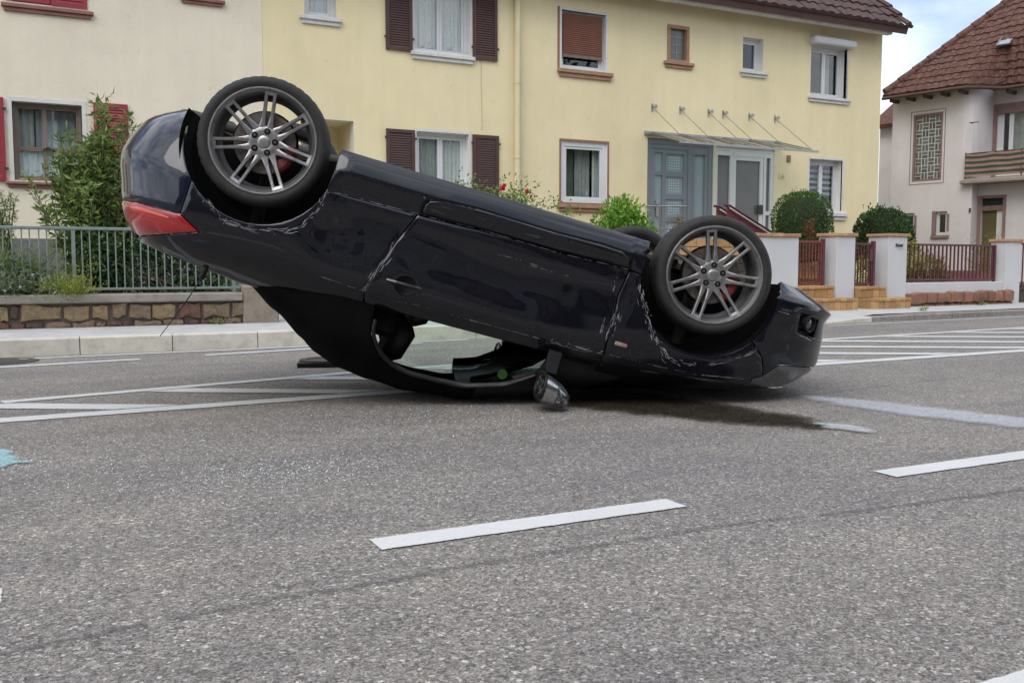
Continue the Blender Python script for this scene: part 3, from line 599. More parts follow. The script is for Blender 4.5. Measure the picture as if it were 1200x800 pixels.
# local x runs towards the street's right end, local y runs into the house
ldw = (-1.47, 3.0, -.69, 4.75); s1 = (-.80, 1.58, -.50, 2.19); s2 = (-1.66, 1.48, -1.36, 2.18); uw = (.16, 3.1, 1.25, 4.84); dr3 = (.20, .3, .74, 2.50)
wall('wall', -2.05, .1, -.16, 5.25, [ldw, s1, s2], M_white_h, M_pinkst, H3, .14, 0, 7)
b = MB(); C_ = [(-.16, 0), (-.06, .03), (.02, .12), (.065, .28), (.075, .5), (.075, 1.2)]
for (a, c), (e, f) in zip(C_, C_[1:]): b.quad((a, c, 2.95), (e, f, 2.95), (e, f, 5.3), (a, c, 5.3))
b.quad((-.16, 0, .1), (.11, 0, .1), (.11, 0, 2.95), (-.16, 0, 2.95)); b.quad((.11, 0, .1), (.11, .35, .1), (.11, .35, 2.95), (.11, 0, 2.95)); b.build('rounded_corner', M_white_h, H3, 40)
wall('wall', .076, 2.95, 9, 5.35, [uw], M_white_h, M_white_h, H3, .14, 1.2, 6); wall('wall', .111, .1, 9, 2.90, [dr3], M_white_h, M_white_h, H3, .12, .35, 7)
wall('wall', -3.2, .1, -2.05, 4.85, [], M_white_h, M_white_h, H3, .1, 1.5, 4)
b = MB(); frame_box(b, *ldw, .05, .01, .10); fo = b.build('window', M_pinkst, H3)
cw3 = (ldw[2] - ldw[0] - .1) / 4; ch3 = (ldw[3] - ldw[1] - .1) / 9; rr = random.Random(2); bars = MB()
M_leadp = mat('leaded_pane', (.115, .120, .115), .3, .25, 7, objvar=.35)
for i in range(4):
    for k in range(9):
        a, c = ldw[0] + .05 + i * cw3, ldw[1] + .05 + k * ch3
        if (i + k) % 2: qs = [(a, c, a + cw3 / 2, c + ch3), (a + cw3 / 2, c, a + cw3, c + ch3)]
        else: qs = [(a, c, a + cw3, c + ch3 / 2), (a, c + ch3 / 2, a + cw3, c + ch3)]
        for q in qs:
            MB().box((q[0] + .012, .055, q[1] + .012), (q[2] - .012, .065, q[3] - .012)).build('pane', M_leadp, fo)
bars.box((ldw[0] + .05, .066, ldw[1] + .05), (ldw[2] - .05, .075, ldw[3] - .05)); bars.build('concrete_grid', M_surround, fo)
b = MB(); frame_box(b, -1.54, 2.92, -.62, 4.83, .018, -.006, .01); b.build('painted_border', M_pinkst, H3)
for q in (s1, s2):
    w = window(H3, *q, .07, (), (), .04, .03, M_wframe); b = MB(); b.box((q[0] - .09, -.02, q[1]), (q[0] - .003, .10, q[3] + .02), bev=.012); b.box((q[2] + .003, -.02, q[1] + .1), (q[2] + .06, .10, q[3] - .06), bev=.012); b.box((q[0] - .10, -.05, q[1] - .09), (q[2] + .07, .10, q[1] - .003), bev=.012); b.build('stone_surround', M_pinkst, H3)
w = window(H3, *uw, .08 + 1.2, (.30,), (), .09, .05, M_wframe); curtain(w, .5, 3.2, 1.2, 4.75, 1.45, M_curt2, .02, 14)
b = MB(); frame_box(b, .06, 3.0, 1.36, 4.95, .10, 1.17, 1.23); b.box((.165, 1.19, 4.70), (1.255, 1.30, 4.84)); b.build('stone_surround', M_pinkst, H3)
b = MB(); frame_box(b, .13, .3, .81, 2.56, .068, .32, .40); b.box((.20, .38, 2.18), (.74, .46, 2.30)); b.build('door_surround', M_pinkst, H3)
b = MB(); b.quad((.20, .47, .3), (.74, .47, .3), (.74, .47, 2.18), (.20, .47, 2.18)); o = b.build('door', mat('door_olive', (.10, .085, .03), .5, .2, 4), H3); b = MB(); b.box((.56, .44, .3), (.735, .466, 2.17)); b.build('door_panel', M_surround, o); b = MB(); b.box((.205, .42, 2.31), (.735, .46, 2.49)); b.build('fanlight', M_room, o)
b = MB(); b.box((.06, -.03, 2.14), (.10, 0, 2.24)); b.build('bell_box', M_iron, H3)
b = MB(); b.tube([(.04, .05, 4.37), (.04, -.12, 4.37), (.26, -.12, 4.36)], .012, 6); b.build('wall_hook', M_iron, H3)
M_slab = mat('balcony_slab', (.30, .24, .21), .85, .2, 5, .003, 50, dirt=(.2, .16, .14, .6))
b = MB(); b.box((-.14, -.18, 2.84), (7, 1.19, 2.945), bev=.02); b.box((-.02, -.12, 2.946), (7, -.06, 2.975)); b.build('balcony_slab', M_slab, H3)
def awning_mat():
    m, nt, p = new_mat('striped_awning'); at = nd(nt, 'ShaderNodeAttribute', attribute_name='edge'); v = coords(nt)
    f = math_n(nt, 'ADD', math_n(nt, 'MULTIPLY', at.outputs['Fac'], 4.4), math_n(nt, 'MULTIPLY', tex_noise(nt, v, 3, 3), .12)); f = math_n(nt, 'FRACT', f)
    c = ramp(nt, f, [(0, (.27, .155, .11)), (.20, (.34, .235, .18)), (.48, (.26, .16, .12)), (.54, (.04, .07, .055)), (.94, (.03, .058, .046)), (.99, (.25, .15, .11))])
    c = mixc(nt, .25, c, ramp(nt, tex_noise(nt, v, 7, 5), [(.3, (.15, .12, .10)), (.7, (.55, .45, .38))]), 'SOFT_LIGHT'); nt.links.new(c, p.inputs['Base Color']); p.inputs['Roughness'].default_value = .9; return m
n = 70; vs = []; fs = []; ed = []
for i in range(n + 1):
    x = lerp(-.05, 6.5, i / n); sag = .03 * abs(math.sin(i * .42))
    for k in range(9):
        t = k / 8; vs.append((x, -.10 - .02 * math.sin(i * .8 + k * .5) * (1 - t) - .012 * math.sin(i * 2.1), lerp(3.02, 3.61, t) - sag * t * (.6 + .4 * t))); ed.append(t)
fs = [(i * 9 + k, (i + 1) * 9 + k, (i + 1) * 9 + k + 1, i * 9 + k + 1) for i in range(n) for k in range(8)]
b = MB(); b.add(vs, fs); aw = b.build('awning_screen', awning_mat(), H3, True, fix=False); at = aw.data.attributes.new('edge', 'FLOAT', 'POINT'); at.data.foreach_set('value', ed)
b = MB(); [b.tube([(x, -.085, 2.97), (x, -.085, 3.63)], .018, 6) for x in (-.04, 1.3, 2.6, 3.9)]; b.tube([(-.06, -.085, 3.60), (6.6, -.085, 3.60)], .018, 6); b.tube([(-.04, -.085, 3.60), (-.04, 1.19, 3.60)], .018, 6); b.build('balcony_rail', M_soffit, H3)
c45 = math.cos(R(45)); xr0 = -2.10
def warp(p):
    up = (p.z - 5.27) / c45; sft = 1.12 * smoothstep(-.05, .55, p.x) * max(0.0, 1 - max(0, up) / 1.7) ** 1.0; return Vector((p.x, p.y + sft, p.z + .05 * smoothstep(-.1, .5, p.x)))
b = MB(); NX, NU = 40, 20; vs = []
for j in range(NU + 1):
    up = 6.4 * j / NU
    for i in range(NX + 1): vs.append(warp(Vector((lerp(xr0 + .625 * up, 9.5, (i / NX) ** 2), -.42 + up * c45, 5.22 + up * c45))))
b.add(vs, [(j * (NX + 1) + i, j * (NX + 1) + i + 1, (j + 1) * (NX + 1) + i + 1, (j + 1) * (NX + 1) + i) for j in range(NU) for i in range(NX)])
b.add([(xr0, -.42, 5.22), (xr0 + .625 * 6.4, -.42 + 6.4 * c45, 5.22 + 6.4 * c45), (xr0 + .2, 9.0, 5.22)], [(0, 1, 2)]); rf = b.build('roof', M_soffit, H3, fix=False)
tl_ = tiled('roof_tiles', Vector((xr0, -.46, 5.27)), (.205, 0, 0), Vector((0, c45, c45)) * .265, 39, 24, M_tile2, rf, .036, keep=lambda i, j: i * .205 > .625 * j * .265 - .08, seed=4)
for v in tl_.data.vertices: v.co = warp(v.co)
b = MB()
for k in range(16):
    up = .05 + k * .40; a = Vector((xr0 + .625 * up, -.46 + up * c45, 5.33 + up * c45)); e = a + Vector((.625 * .46, .46 * c45, .46 * c45)); b.tube([a, e], [.11, .085], 8)
b.build('hip_tiles', M_tile2, rf, 50)
[MB().box((x, -.40, 5.10), (x + .07, .15, 5.19)).build('rafter_end', M_soffit, rf) for x in [-1.95 + .45 * k for k in range(5)]]; [MB().box((x, .70, 5.14), (x + .07, 1.25, 5.23)).build('rafter_end', M_soffit, rf) for x in [.55 + .45 * k for k in range(6)]]
b = MB(); P_ = [warp(Vector((x, -.50, 5.20))) for x in [-2.1, -1.5, -1, -.5, -.1, .05, .2, .35, .5, .7, 1.5, 3, 6]]; b.tube(P_, .045, 8); b.build('gutter', M_soffit, H3, 50)
sk = Matrix.Translation(warp(Vector((.36, -.42 + 1.1 * c45, 5.27 + 1.1 * c45))) + Vector((0, -.13, .13))) @ Matrix.Rotation(R(40), 4, 'X')
b = MB(); frame_box(b, 0, 0, .33, .52, .03, -.02, .02); b.v = [tuple(sk @ Vector((x, z, .09 - y))) for x, y, z in b.v]; so = b.build('skylight', M_steel, rf); b = MB(); b.add([sk @ Vector(q) for q in ((.03, .03, .09), (.30, .03, .09), (.30, .49, .09), (.03, .49, .09))], [(0, 1, 2, 3)]); b.build('pane', mat('skylight_glass', (.34, .38, .40), .12, .05, spec=.8), so)
b = MB(); b.prism([(-3.4, 1.2, 4.80), (-2.0, 1.2, 4.80), (-2.0, 2.6, 5.6), (-3.4, 2.6, 5.6)], (0, .04, -.12)); b.build('side_roof', M_tile2, H3)

# --- unseen houses added behind the camera, shaped for reflections in paint and glass
def far_house(label, x0, n, m, z=7.4):
    t = thing('added_house', label, 'house', (x0, -9, 0), 0, 'houses added across the street for reflections'); w_ = n * 3.0 + .6
    wall('wall', 0, 0, w_, z, [], m, M_reveal, t, .15, 0, -8)
    for i in range(n):
        for zz in (1.0, 4.2): q = (.9 + 3.0 * i, zz, 2.2 + 3.0 * i, zz + 1.4); b = MB(); frame_box(b, *q, .09, .0, .06); o = b.build('window', M_wframe, t); MB().box((q[0] + .09, .01, q[1] + .09), (q[2] - .09, .03, q[3] - .09)).build('pane', M_room, o)
    b = MB(); b.prism([(-.1, .5, z - .1), (w_ + .1, .5, z - .1), (w_ + .1, -4, z + 4), (-.1, -4, z + 4)], (0, 0, -.15)); b.prism([(w_ + .1, -8.5, z - .1), (-.1, -8.5, z - .1), (-.1, -4, z + 4), (w_ + .1, -4, z + 4)], (0, 0, -.15)); b.build('roof', M_tile, t)
M_bb = mat('brick_brown', (.10, .06, .045), .9, .25, 3)
far_house('unseen dark brick house added behind the viewer for reflections, left of the grey house', -19, 4, M_bb); far_house('unseen grey rendered house added behind the viewer for reflections', -6, 2, mat('render_grey', (.34, .32, .30), .9, .15, 2), 6.6); far_house('unseen dark brick house added behind the viewer for reflections, right of the grey house', .9, 3, M_bb)
# ------------------------------------------------------------------ the car's skin as a function (car frame: x to the front, y to its left, z up, upright)
X0F, X0R, RF, RR_ = 1.35, -1.30, 0.78, 0.78
NF, NR = 3.3, 3.0
B_TAB = [(.18, .80), (.24, .845), (.30, .880), (.36, .900), (.42, .908), (.50, .904), (.58, .899), (.66, .902), (.74, .905), (.82, .905), (.88, .902), (.915, .892), (.94, .872), (.98, .842), (1.02, .80), (1.06, .74), (1.10, .66)]
XF_TAB = [(.22, 1.95), (.27, 2.06), (.30, 2.15), (.33, 2.205), (.355, 2.185), (.39, 2.165), (.51, 2.185), (.62, 2.195), (.68, 2.175), (.74, 2.11), (.83, 2.0), (.92, 1.86)]
XR_TAB = [(.25, 1.80), (.28, 1.84), (.31, 1.90), (.35, 1.95), (.42, 1.985), (.49, 2.015), (.56, 2.03), (.62, 2.02), (.74, 1.98), (.83, 1.95), (.89, 1.92), (.96, 1.86), (1.02, 1.82)]
ZT_TAB = [(-1.35, 1.06), (-1.16, 1.075), (-1.0, 1.185), (-.82, 1.30), (-.73, 1.355), (-.59, 1.41), (-.42, 1.445), (-.18, 1.455), (.06, 1.43), (.20, 1.40), (.40, 1.345), (.55, 1.285), (.70, 1.225), (.82, 1.18), (.93, 1.14)]
def _vn(ix, iy, k):
    h = (ix * 374761393 + iy * 668265263 + k * 974634541) & 0xffffffff
    h = ((h ^ (h >> 13)) * 1274126177) & 0xffffffff
    return ((h ^ (h >> 16)) & 0xffff) / 65535.0 * 2 - 1
def vnoise(x, y, k):
    ix, iy = math.floor(x), math.floor(y); fx, fy = x - ix, y - iy
    fx = fx * fx * fx * (fx * (fx * 6 - 15) + 10); fy = fy * fy * fy * (fy * (fy * 6 - 15) + 10)
    a = _vn(ix, iy, k) + (_vn(ix + 1, iy, k) - _vn(ix, iy, k)) * fx; b = _vn(ix, iy + 1, k) + (_vn(ix + 1, iy + 1, k) - _vn(ix, iy + 1, k)) * fx
    return a + (b - a) * fy
def gs(x, a, w): return math.exp(-((x - a) / w) ** 2)
def dent(x, z):
    d = .0055 * vnoise(x * 2.6 + 3.1, z * 4.2 + 1.7, 1) * gs(z, .66, .30) * gs(x, .0, 1.2)
    d += .0010 * vnoise(x * 7 + .3, z * 9 + 2.2, 2) * gs(z, .7, .24) * gs(x, -.1, 1.0)
    d -= .022 * gs(x, -.78, .14) * gs(z, .70, .09)          # pushed-in quarter behind the door
    d -= .016 * gs(x, .15, .45) * gs(z, .70, .10)           # long dent in the door
    d += .008 * gs(x, -.15, .30) * gs(z, .80, .06)
    r1 = vnoise(x * 2.1 + z * 1.3 + 7.7, z * 5.0 - x * .6 + 4.1, 5); r2 = vnoise(x * 4.3 - z * 1.1 + 1.9, z * 8.0 + x * .9 + 2.6, 6)
    d += (.0075 * (.35 - min(.35, abs(r1))) - .0012 * (.25 - min(.25, abs(r2)))) * gs(z, .68, .26) * gs(x, -.1, 1.05) * 1.6
    return d
def half_width(x, z):
    b = interp(B_TAB, z)
    fz = 1 - smoothstep(.72, .92, z)
    b += .018 * (math.exp(-((x - 1.25) / .50) ** 4) + math.exp(-((x + 1.23) / .52) ** 4)) * fz
    ins = smoothstep(-.87, -.78, x) * (1 - smoothstep(.76, .85, x))
    b += ins * (.014 * smoothstep(.405, .375, z) - .010 * gs(z, .455, .022) - .010 * gs(z, .58, .12))
    b -= .42 * max(0.0, .585 - z) * smoothstep(-1.38, -1.56, x) + .05 * smoothstep(.35, .26, z) * smoothstep(1.45, 1.7, x)
    return b + dent(x, z)
def _pol(phi, n):
    s, c = math.sin(phi), math.cos(phi); r = (abs(s) ** n + abs(c) ** n) ** (-1.0 / n)
    return r * s, r * c
U_END_F = X0F + RF * math.pi / 2
U_END_R = X0R - RR_ * math.pi / 2
def skin(u, z):
    """side skin and bumpers: u runs along the side and round both ends to the middle of the car"""
    if u > X0F:
        X, Y = _pol((u - X0F) / RF, NF); x = X0F + (interp(XF_TAB, z) - X0F) * X; return (x, half_width(min(x, 1.7), z) * Y, z)
    if u < X0R:
        X, Y = _pol((X0R - u) / RR_, NR); x = X0R - (interp(XR_TAB, z) + X0R) * X; return (x, half_width(max(x, -1.7), z) * Y, z)
    return (u, half_width(u, z), z)
Z_B = .985; NT = 3.0
def top_skin(x, v):
    """soft top and screen frame: v = 0 at the belt, pi/2 at the middle of the roof"""
    X, Y = _pol(v, NT); b = interp(B_TAB, Z_B)
    b *= 1 - .10 * smoothstep(-.6, -1.2, x) - .06 * smoothstep(.3, .95, x)
    w = 1 - smoothstep(.05, .35, x); k = w * math.sin(min(v, 1.5) * 2) * (.020 * vnoise(x * 3.1 + 2.2, v * 2.7 + 1.1, 11) + .010 * vnoise(x * 8.3 + .7, v * 6.1 + 3.3, 12))
    return (x, b * Y + k * .6, Z_B + k * .5 + max(.02, interp(ZT_TAB, x) - Z_B) * X)
PANELS={'rocker_panel':[(-0.857, 0.248), (-0.854, 0.361), (-0.86, 0.424), (-0.867, 0.486), (-0.799, 0.483), (-0.731, 0.48), (-0.663, 0.477), (-0.595, 0.475), (-0.527, 0.472), (-0.458, 0.469), (-0.39, 0.466), (-0.326, 0.463), (-0.262, 0.461), (-0.198, 0.458), (-0.133, 0.455), (-0.069, 0.452), (-0.006, 0.451), (0.056, 0.45), (0.119, 0.45), (0.182, 0.449), (0.245, 0.449), (0.308, 0.448), (0.371, 0.448), (0.44, 0.445), (0.509, 0.443), (0.578, 0.44), (0.647, 0.438), (0.715, 0.436), (0.783, 0.434), (0.851, 0.441), (0.85, 0.361), (0.868, 0.248), (0.805, 0.248), (0.743, 0.249), (0.682, 0.248), (0.621, 0.248), (0.559, 0.248), (0.498, 0.248), (0.436, 0.248), (0.374, 0.248), (0.313, 0.248), (0.251, 0.248), (0.19, 0.248), (0.128, 0.248), (0.067, 0.248), (0.005, 0.248), (-0.057, 0.248), (-0.118, 0.248), (-0.18, 0.248), (-0.241, 0.248), (-0.303, 0.248), (-0.365, 0.248), (-0.426, 0.248), (-0.488, 0.248), (-0.55, 0.248), (-0.611, 0.248), (-0.673, 0.249), (-0.734, 0.249), (-0.795, 0.249)],
'rear_quarter_panel':[(-0.867, 0.482), (-0.888, 0.535), (-0.918, 0.585), (-0.954, 0.63), (-0.996, 0.669), (-1.044, 0.701), (-1.096, 0.725), (-1.152, 0.741), (-1.209, 0.748), (-1.266, 0.746), (-1.326, 0.736), (-1.388, 0.717), (-1.443, 0.689), (-1.491, 0.655), (-1.531, 0.613), (-1.546, 0.7), (-1.565, 0.8), (-1.505, 0.83), (-1.445, 0.86), (-1.532, 0.885), (-1.627, 0.911), (-1.746, 0.938), (-1.919, 0.968), (-2.075, 0.998), (-1.86, 1.007), (-1.753, 1.017), (-1.652, 1.023), (-1.558, 1.029), (-1.466, 1.036), (-1.359, 1.047), (-1.266, 1.057), (-1.193, 1.068), (-1.131, 1.069), (-1.069, 1.07), (-1.003, 1.063), (-0.938, 1.056), (-0.873, 1.049), (-0.808, 1.042), (-0.739, 1.032), (-0.671, 1.022), (-0.603, 1.013), (-0.535, 1.004), (-0.55, 0.92), (-0.53, 0.855), (-0.51, 0.79), (-0.485, 0.715), (-0.46, 0.64), (-0.436, 0.582), (-0.412, 0.524), (-0.388, 0.466), (-0.448, 0.468), (-0.508, 0.47), (-0.568, 0.472), (-0.628, 0.474), (-0.688, 0.475), (-0.748, 0.477), (-0.808, 0.479)],
'door':[(-0.386, 0.466), (-0.41, 0.524), (-0.435, 0.582), (-0.46, 0.64), (-0.485, 0.715), (-0.51, 0.79), (-0.53, 0.855), (-0.55, 0.92), (-0.535, 1.004), (-0.467, 1.001), (-0.399, 0.999), (-0.331, 0.997), (-0.263, 0.995), (-0.195, 0.993), (-0.132, 0.992), (-0.069, 0.992), (-0.006, 0.991), (0.058, 0.99), (0.121, 0.99), (0.184, 0.989), (0.248, 0.988), (0.311, 0.988), (0.379, 0.986), (0.448, 0.985), (0.516, 0.983), (0.585, 0.982), (0.653, 0.98), (0.721, 0.979), (0.79, 0.977), (0.777, 0.91), (0.772, 0.84), (0.77, 0.77), (0.767, 0.707), (0.765, 0.643), (0.763, 0.58), (0.772, 0.508), (0.781, 0.437), (0.714, 0.438), (0.646, 0.44), (0.577, 0.442), (0.508, 0.444), (0.44, 0.447), (0.371, 0.449), (0.308, 0.449), (0.245, 0.45), (0.182, 0.45), (0.119, 0.451), (0.056, 0.451), (-0.006, 0.452), (-0.069, 0.452), (-0.133, 0.455), (-0.196, 0.458), (-0.259, 0.461), (-0.322, 0.464)],
'front_fender':[(0.783, 0.437), (0.774, 0.508), (0.765, 0.58), (0.767, 0.643), (0.769, 0.707), (0.771, 0.77), (0.773, 0.838), (0.778, 0.907), (0.792, 0.977), (0.858, 0.967), (0.924, 0.956), (0.99, 0.946), (1.055, 0.938), (1.119, 0.93), (1.182, 0.921), (1.247, 0.913), (1.312, 0.905), (1.383, 0.896), (1.467, 0.886), (1.546, 0.877), (1.62, 0.868), (1.685, 0.848), (1.671, 0.82), (1.709, 0.79), (1.634, 0.7), (1.542, 0.62), (1.505, 0.669), (1.461, 0.711), (1.406, 0.743), (1.343, 0.765), (1.278, 0.776), (1.212, 0.777), (1.147, 0.766), (1.084, 0.745), (1.026, 0.714), (0.974, 0.673), (0.93, 0.624), (0.895, 0.568), (0.868, 0.508), (0.852, 0.444)],
'headlight':[(1.685, 0.848), (1.671, 0.82), (1.709, 0.79), (1.733, 0.71), (1.794, 0.696), (1.865, 0.682), (1.987, 0.666), (2.054, 0.746), (1.993, 0.79), (1.93, 0.831), (1.79, 0.851)],
'front_bumper':[(1.725, 0.244), (1.686, 0.274), (1.638, 0.306), (1.616, 0.336), (1.62, 0.364), (1.623, 0.392), (1.619, 0.419), (1.614, 0.446), (1.608, 0.473), (1.601, 0.499), (1.592, 0.525), (1.582, 0.55), (1.571, 0.574), (1.557, 0.598), (1.542, 0.62), (1.634, 0.7), (1.709, 0.79), (1.733, 0.71), (1.794, 0.696), (1.865, 0.682), (1.987, 0.666), (2.575, 0.66), (2.575, 0.32), (2.032, 0.308), (1.98, 0.296), (1.977, 0.244), (1.832, 0.247)],
'fog_recess':[(1.772, 0.392), (1.771, 0.503), (1.884, 0.515), (1.917, 0.399)],
'rear_bumper':[(-1.843, 0.25), (-1.784, 0.282), (-1.727, 0.313), (-1.695, 0.342), (-1.679, 0.37), (-1.664, 0.398), (-1.651, 0.425), (-1.637, 0.451), (-1.622, 0.477), (-1.608, 0.502), (-1.593, 0.526), (-1.577, 0.549), (-1.562, 0.572), (-1.547, 0.593), (-1.531, 0.613), (-1.546, 0.7), (-1.565, 0.8), (-1.647, 0.8), (-1.735, 0.8), (-1.838, 0.8), (-2.054, 0.812), (-2.525, 0.81), (-2.525, 0.33), (-2.04, 0.317), (-2.09, 0.267), (-2.117, 0.239)],
'tail_light':[(-1.565, 0.8), (-1.505, 0.83), (-1.445, 0.86), (-1.532, 0.885), (-1.627, 0.911), (-1.746, 0.938), (-1.919, 0.968), (-2.2, 0.945), (-2.2, 0.815), (-2.054, 0.812), (-1.838, 0.8), (-1.735, 0.8), (-1.647, 0.8)],
'indicator':[(-1.978, 0.838), (-1.827, 0.816), (-1.72, 0.819), (-1.628, 0.822), (-1.595, 0.84), (-1.701, 0.843), (-1.824, 0.846)],
'window':[(-0.46, 0.153), (-0.457, 0.307), (-0.398, 0.492), (-0.312, 0.63), (-0.219, 0.66), (-0.139, 0.666), (-0.058, 0.685), (0.03, 0.688), (0.116, 0.681), (0.186, 0.653), (0.257, 0.633), (0.328, 0.613), (0.397, 0.499), (0.469, 0.392), (0.476, 0.127), (0.4, 0.123), (0.324, 0.123), (0.249, 0.122), (0.174, 0.123), (0.107, 0.114), (0.04, 0.106), (-0.028, 0.101), (-0.095, 0.095), (-0.162, 0.091), (-0.229, 0.087), (-0.306, 0.106), (-0.383, 0.129)],}
SCR={
'scr_arch_r': [([(-1.449, 0.69), (-1.403, 0.718), (-1.356, 0.746), (-1.295, 0.771), (-1.216, 0.773), (-1.147, 0.762), (-1.078, 0.752), (-0.989, 0.723), (-0.934, 0.69), (-0.909, 0.633), (-0.883, 0.576), (-0.872, 0.528), (-0.86, 0.479)], 2.6, 2.2)], 
'scr_q': [([(-0.867, 0.482), (-0.8, 0.477), (-0.732, 0.473), (-0.677, 0.472), (-0.622, 0.472), (-0.567, 0.471), (-0.506, 0.468), (-0.446, 0.466), (-0.385, 0.463)], 1.0, 1.0), ([(-0.779, 0.912), (-0.729, 0.915), (-0.679, 0.917), (-0.615, 0.921), (-0.552, 0.924)], 0.8, 0.8)], 
'scr_db': [([(-0.367, 0.466), (-0.317, 0.463), (-0.267, 0.461), (-0.216, 0.458), (-0.166, 0.455), (-0.116, 0.452), (-0.065, 0.449), (-0.011, 0.45), (0.044, 0.45), (0.098, 0.451), (0.153, 0.451), (0.207, 0.451), (0.262, 0.452), (0.316, 0.452), (0.371, 0.452), (0.422, 0.45), (0.472, 0.448), (0.523, 0.445), (0.573, 0.443), (0.624, 0.44), (0.674, 0.438), (0.724, 0.436), (0.773, 0.434)], 1.0, 1.0)], 
'scr_j': [([(-0.395, 0.37), (-0.349, 0.383), (-0.296, 0.362)], 1.4, 1.6), ([(-0.377, 0.461), (-0.303, 0.426)], 1.6, 2.0)], 
'scr_dr': [([(-0.464, 0.634), (-0.485, 0.711), (-0.514, 0.787), (-0.533, 0.855), (-0.552, 0.924)], 1.6, 1.6), ([(-0.457, 0.72), (-0.483, 0.778), (-0.504, 0.826)], 2.0, 0.8)], 
'scr_b': [([(-0.393, 0.931), (-0.326, 0.926), (-0.26, 0.922), (-0.193, 0.918)], 0.7, 0.8), ([(-0.089, 0.923), (-0.037, 0.923), (0.015, 0.922), (0.067, 0.922), (0.119, 0.921), (0.17, 0.921), (0.223, 0.921), (0.276, 0.92), (0.328, 0.92), (0.381, 0.919), (0.433, 0.919)], 1.0, 1.0), ([(0.432, 0.915), (0.491, 0.915), (0.551, 0.915), (0.61, 0.914), (0.663, 0.912), (0.716, 0.909), (0.769, 0.906)], 2.4, 1.8)], 
'scr_df': [([(0.726, 0.482), (0.73, 0.569)], 1.3, 1.0), ([(0.771, 0.618), (0.777, 0.704), (0.77, 0.767), (0.764, 0.831)], 2.2, 1.2), ([(0.724, 0.693), (0.722, 0.752), (0.722, 0.81)], 1.6, 1.0), ([(0.796, 0.664), (0.793, 0.735), (0.792, 0.805)], 1.6, 1.0)], 
'scr_af': [([(0.851, 0.473), (0.871, 0.52), (0.891, 0.567), (0.927, 0.618), (0.963, 0.67), (1.011, 0.745), (1.065, 0.791), (1.12, 0.836), (1.204, 0.839), (1.286, 0.835)], 2.8, 2.4), ([(1.346, 0.818), (1.408, 0.792), (1.465, 0.766), (1.507, 0.735), (1.546, 0.705), (1.583, 0.647)], 1.6, 1.4)], 
'scr_fb': [([(0.788, 0.904), (0.854, 0.901), (0.92, 0.898), (0.985, 0.895), (1.058, 0.894), (1.131, 0.892), (1.191, 0.887), (1.251, 0.883), (1.312, 0.879), (1.37, 0.87), (1.438, 0.861), (1.502, 0.852), (1.563, 0.843), (1.622, 0.834)], 0.9, 0.9)], 
'scr_bump': [([(1.726, 0.774), (1.757, 0.807)], 1.6, 1.5), ([(1.744, 0.758), (1.771, 0.796)], 1.6, 1.5), ([(1.627, 0.422), (1.696, 0.42), (1.767, 0.418)], 0.8, 0.8), ([(1.778, 0.507), (1.87, 0.506), (2.045, 0.503)], 0.9, 1.0), ([(1.726, 0.36), (1.771, 0.37), (1.782, 0.356)], 0.8, 0.8)], 
'scr_d': [([(0.244, 0.558), (0.297, 0.558), (0.35, 0.559), (0.411, 0.556), (0.472, 0.554)], 1.0, 0.5), ([(-0.036, 0.557), (0.026, 0.554), (0.089, 0.55), (0.151, 0.546), (0.21, 0.547), (0.269, 0.548), (0.327, 0.548)], 0.8, 0.4)]}
MARK={'handle_a': (-0.452, 0.837), 'handle_b': (-0.268, 0.836), 'handle_c': (-0.35, 0.842), 'fog': (1.842, 0.436), 'marker_a': (0.815, 0.834), 'marker_b': (0.893, 0.841), 'strap': (-1.395, 1.041)}
CAR_LOC=(2.5277, 5.3134, 1.3822)
CAR_ROT=(3.141592653589793, 0.27637, -0.32236)
# ------------------------------------------------------------------ materials of the car
def paint_mat(name, col, rough=.32):
    m, nt, p = new_mat(name); v = coords(nt)
    c = ramp(nt, tex_noise(nt, v, 6, 5), [(.35, col), (.75, tuple(x * 1.35 for x in col))])
    dust = ramp(nt, tex_noise(nt, v, 11, 8, .7), [(.48, (0, 0, 0)), (.8, (.035,) * 3)])
    c = mixc(nt, dust, c, (.12, .115, .105)); nt.links.new(c, p.inputs['Base Color'])
    r = ramp(nt, tex_noise(nt, v, 9, 7, .7), [(.4, (.03,) * 3), (.8, (.10,) * 3)]); nt.links.new(r, p.inputs['Coat Roughness'])
    p.inputs['Roughness'].default_value = rough; p.inputs['Coat Weight'].default_value = 1.0; p.inputs['Metallic'].default_value = .1; p.inputs['Specular IOR Level'].default_value = .12
    add_bump(nt, p, tex_noise(nt, v, 260, 2), .05, .0004)
    return m
M_paint = paint_mat('car_paint', (.0028, .0035, .0070))
M_fabric = mat('soft_top_fabric', (.0045, .0045, .005), .95, .3, 8, .0012, 350, spec=.06)
M_liner = mat('arch_felt', (.008, .008, .008), .95, .3, 9, .003, 60, spec=.1)
M_rubber = mat('tyre_rubber', (.015, .0145, .014), .72, .35, 14, .0005, 150, dirt=(.06, .056, .05, .3))
M_rim = mat('rim_metal', (.36, .355, .35), .33, .22, 10, .0002, 120, metal=.85, dirt=(.06, .05, .045, .6))
M_rimin = mat('rim_barrel', (.085, .082, .08), .5, .3, 10, .0002, 80, metal=.7, dirt=(.03, .028, .025, .8))
M_disc = mat('brake_disc_iron', (.20, .185, .17), .42, .25, 20, metal=.85, dirt=(.10, .05, .03, .8))
M_caliper = mat('caliper_red', (.17, .014, .012), .5, .3, 18, dirt=(.05, .03, .025, .7))
M_chrome = mat('mirror_cap_silver', (.40, .41, .43), .16, .12, 9, metal=.9)
M_scr = mat('bare_scrape', (.34, .35, .37), .6, .3, 60)
M_seal = mat('window_seal_rubber', (.012, .012, .013), .4, .2, 12, spec=.3)
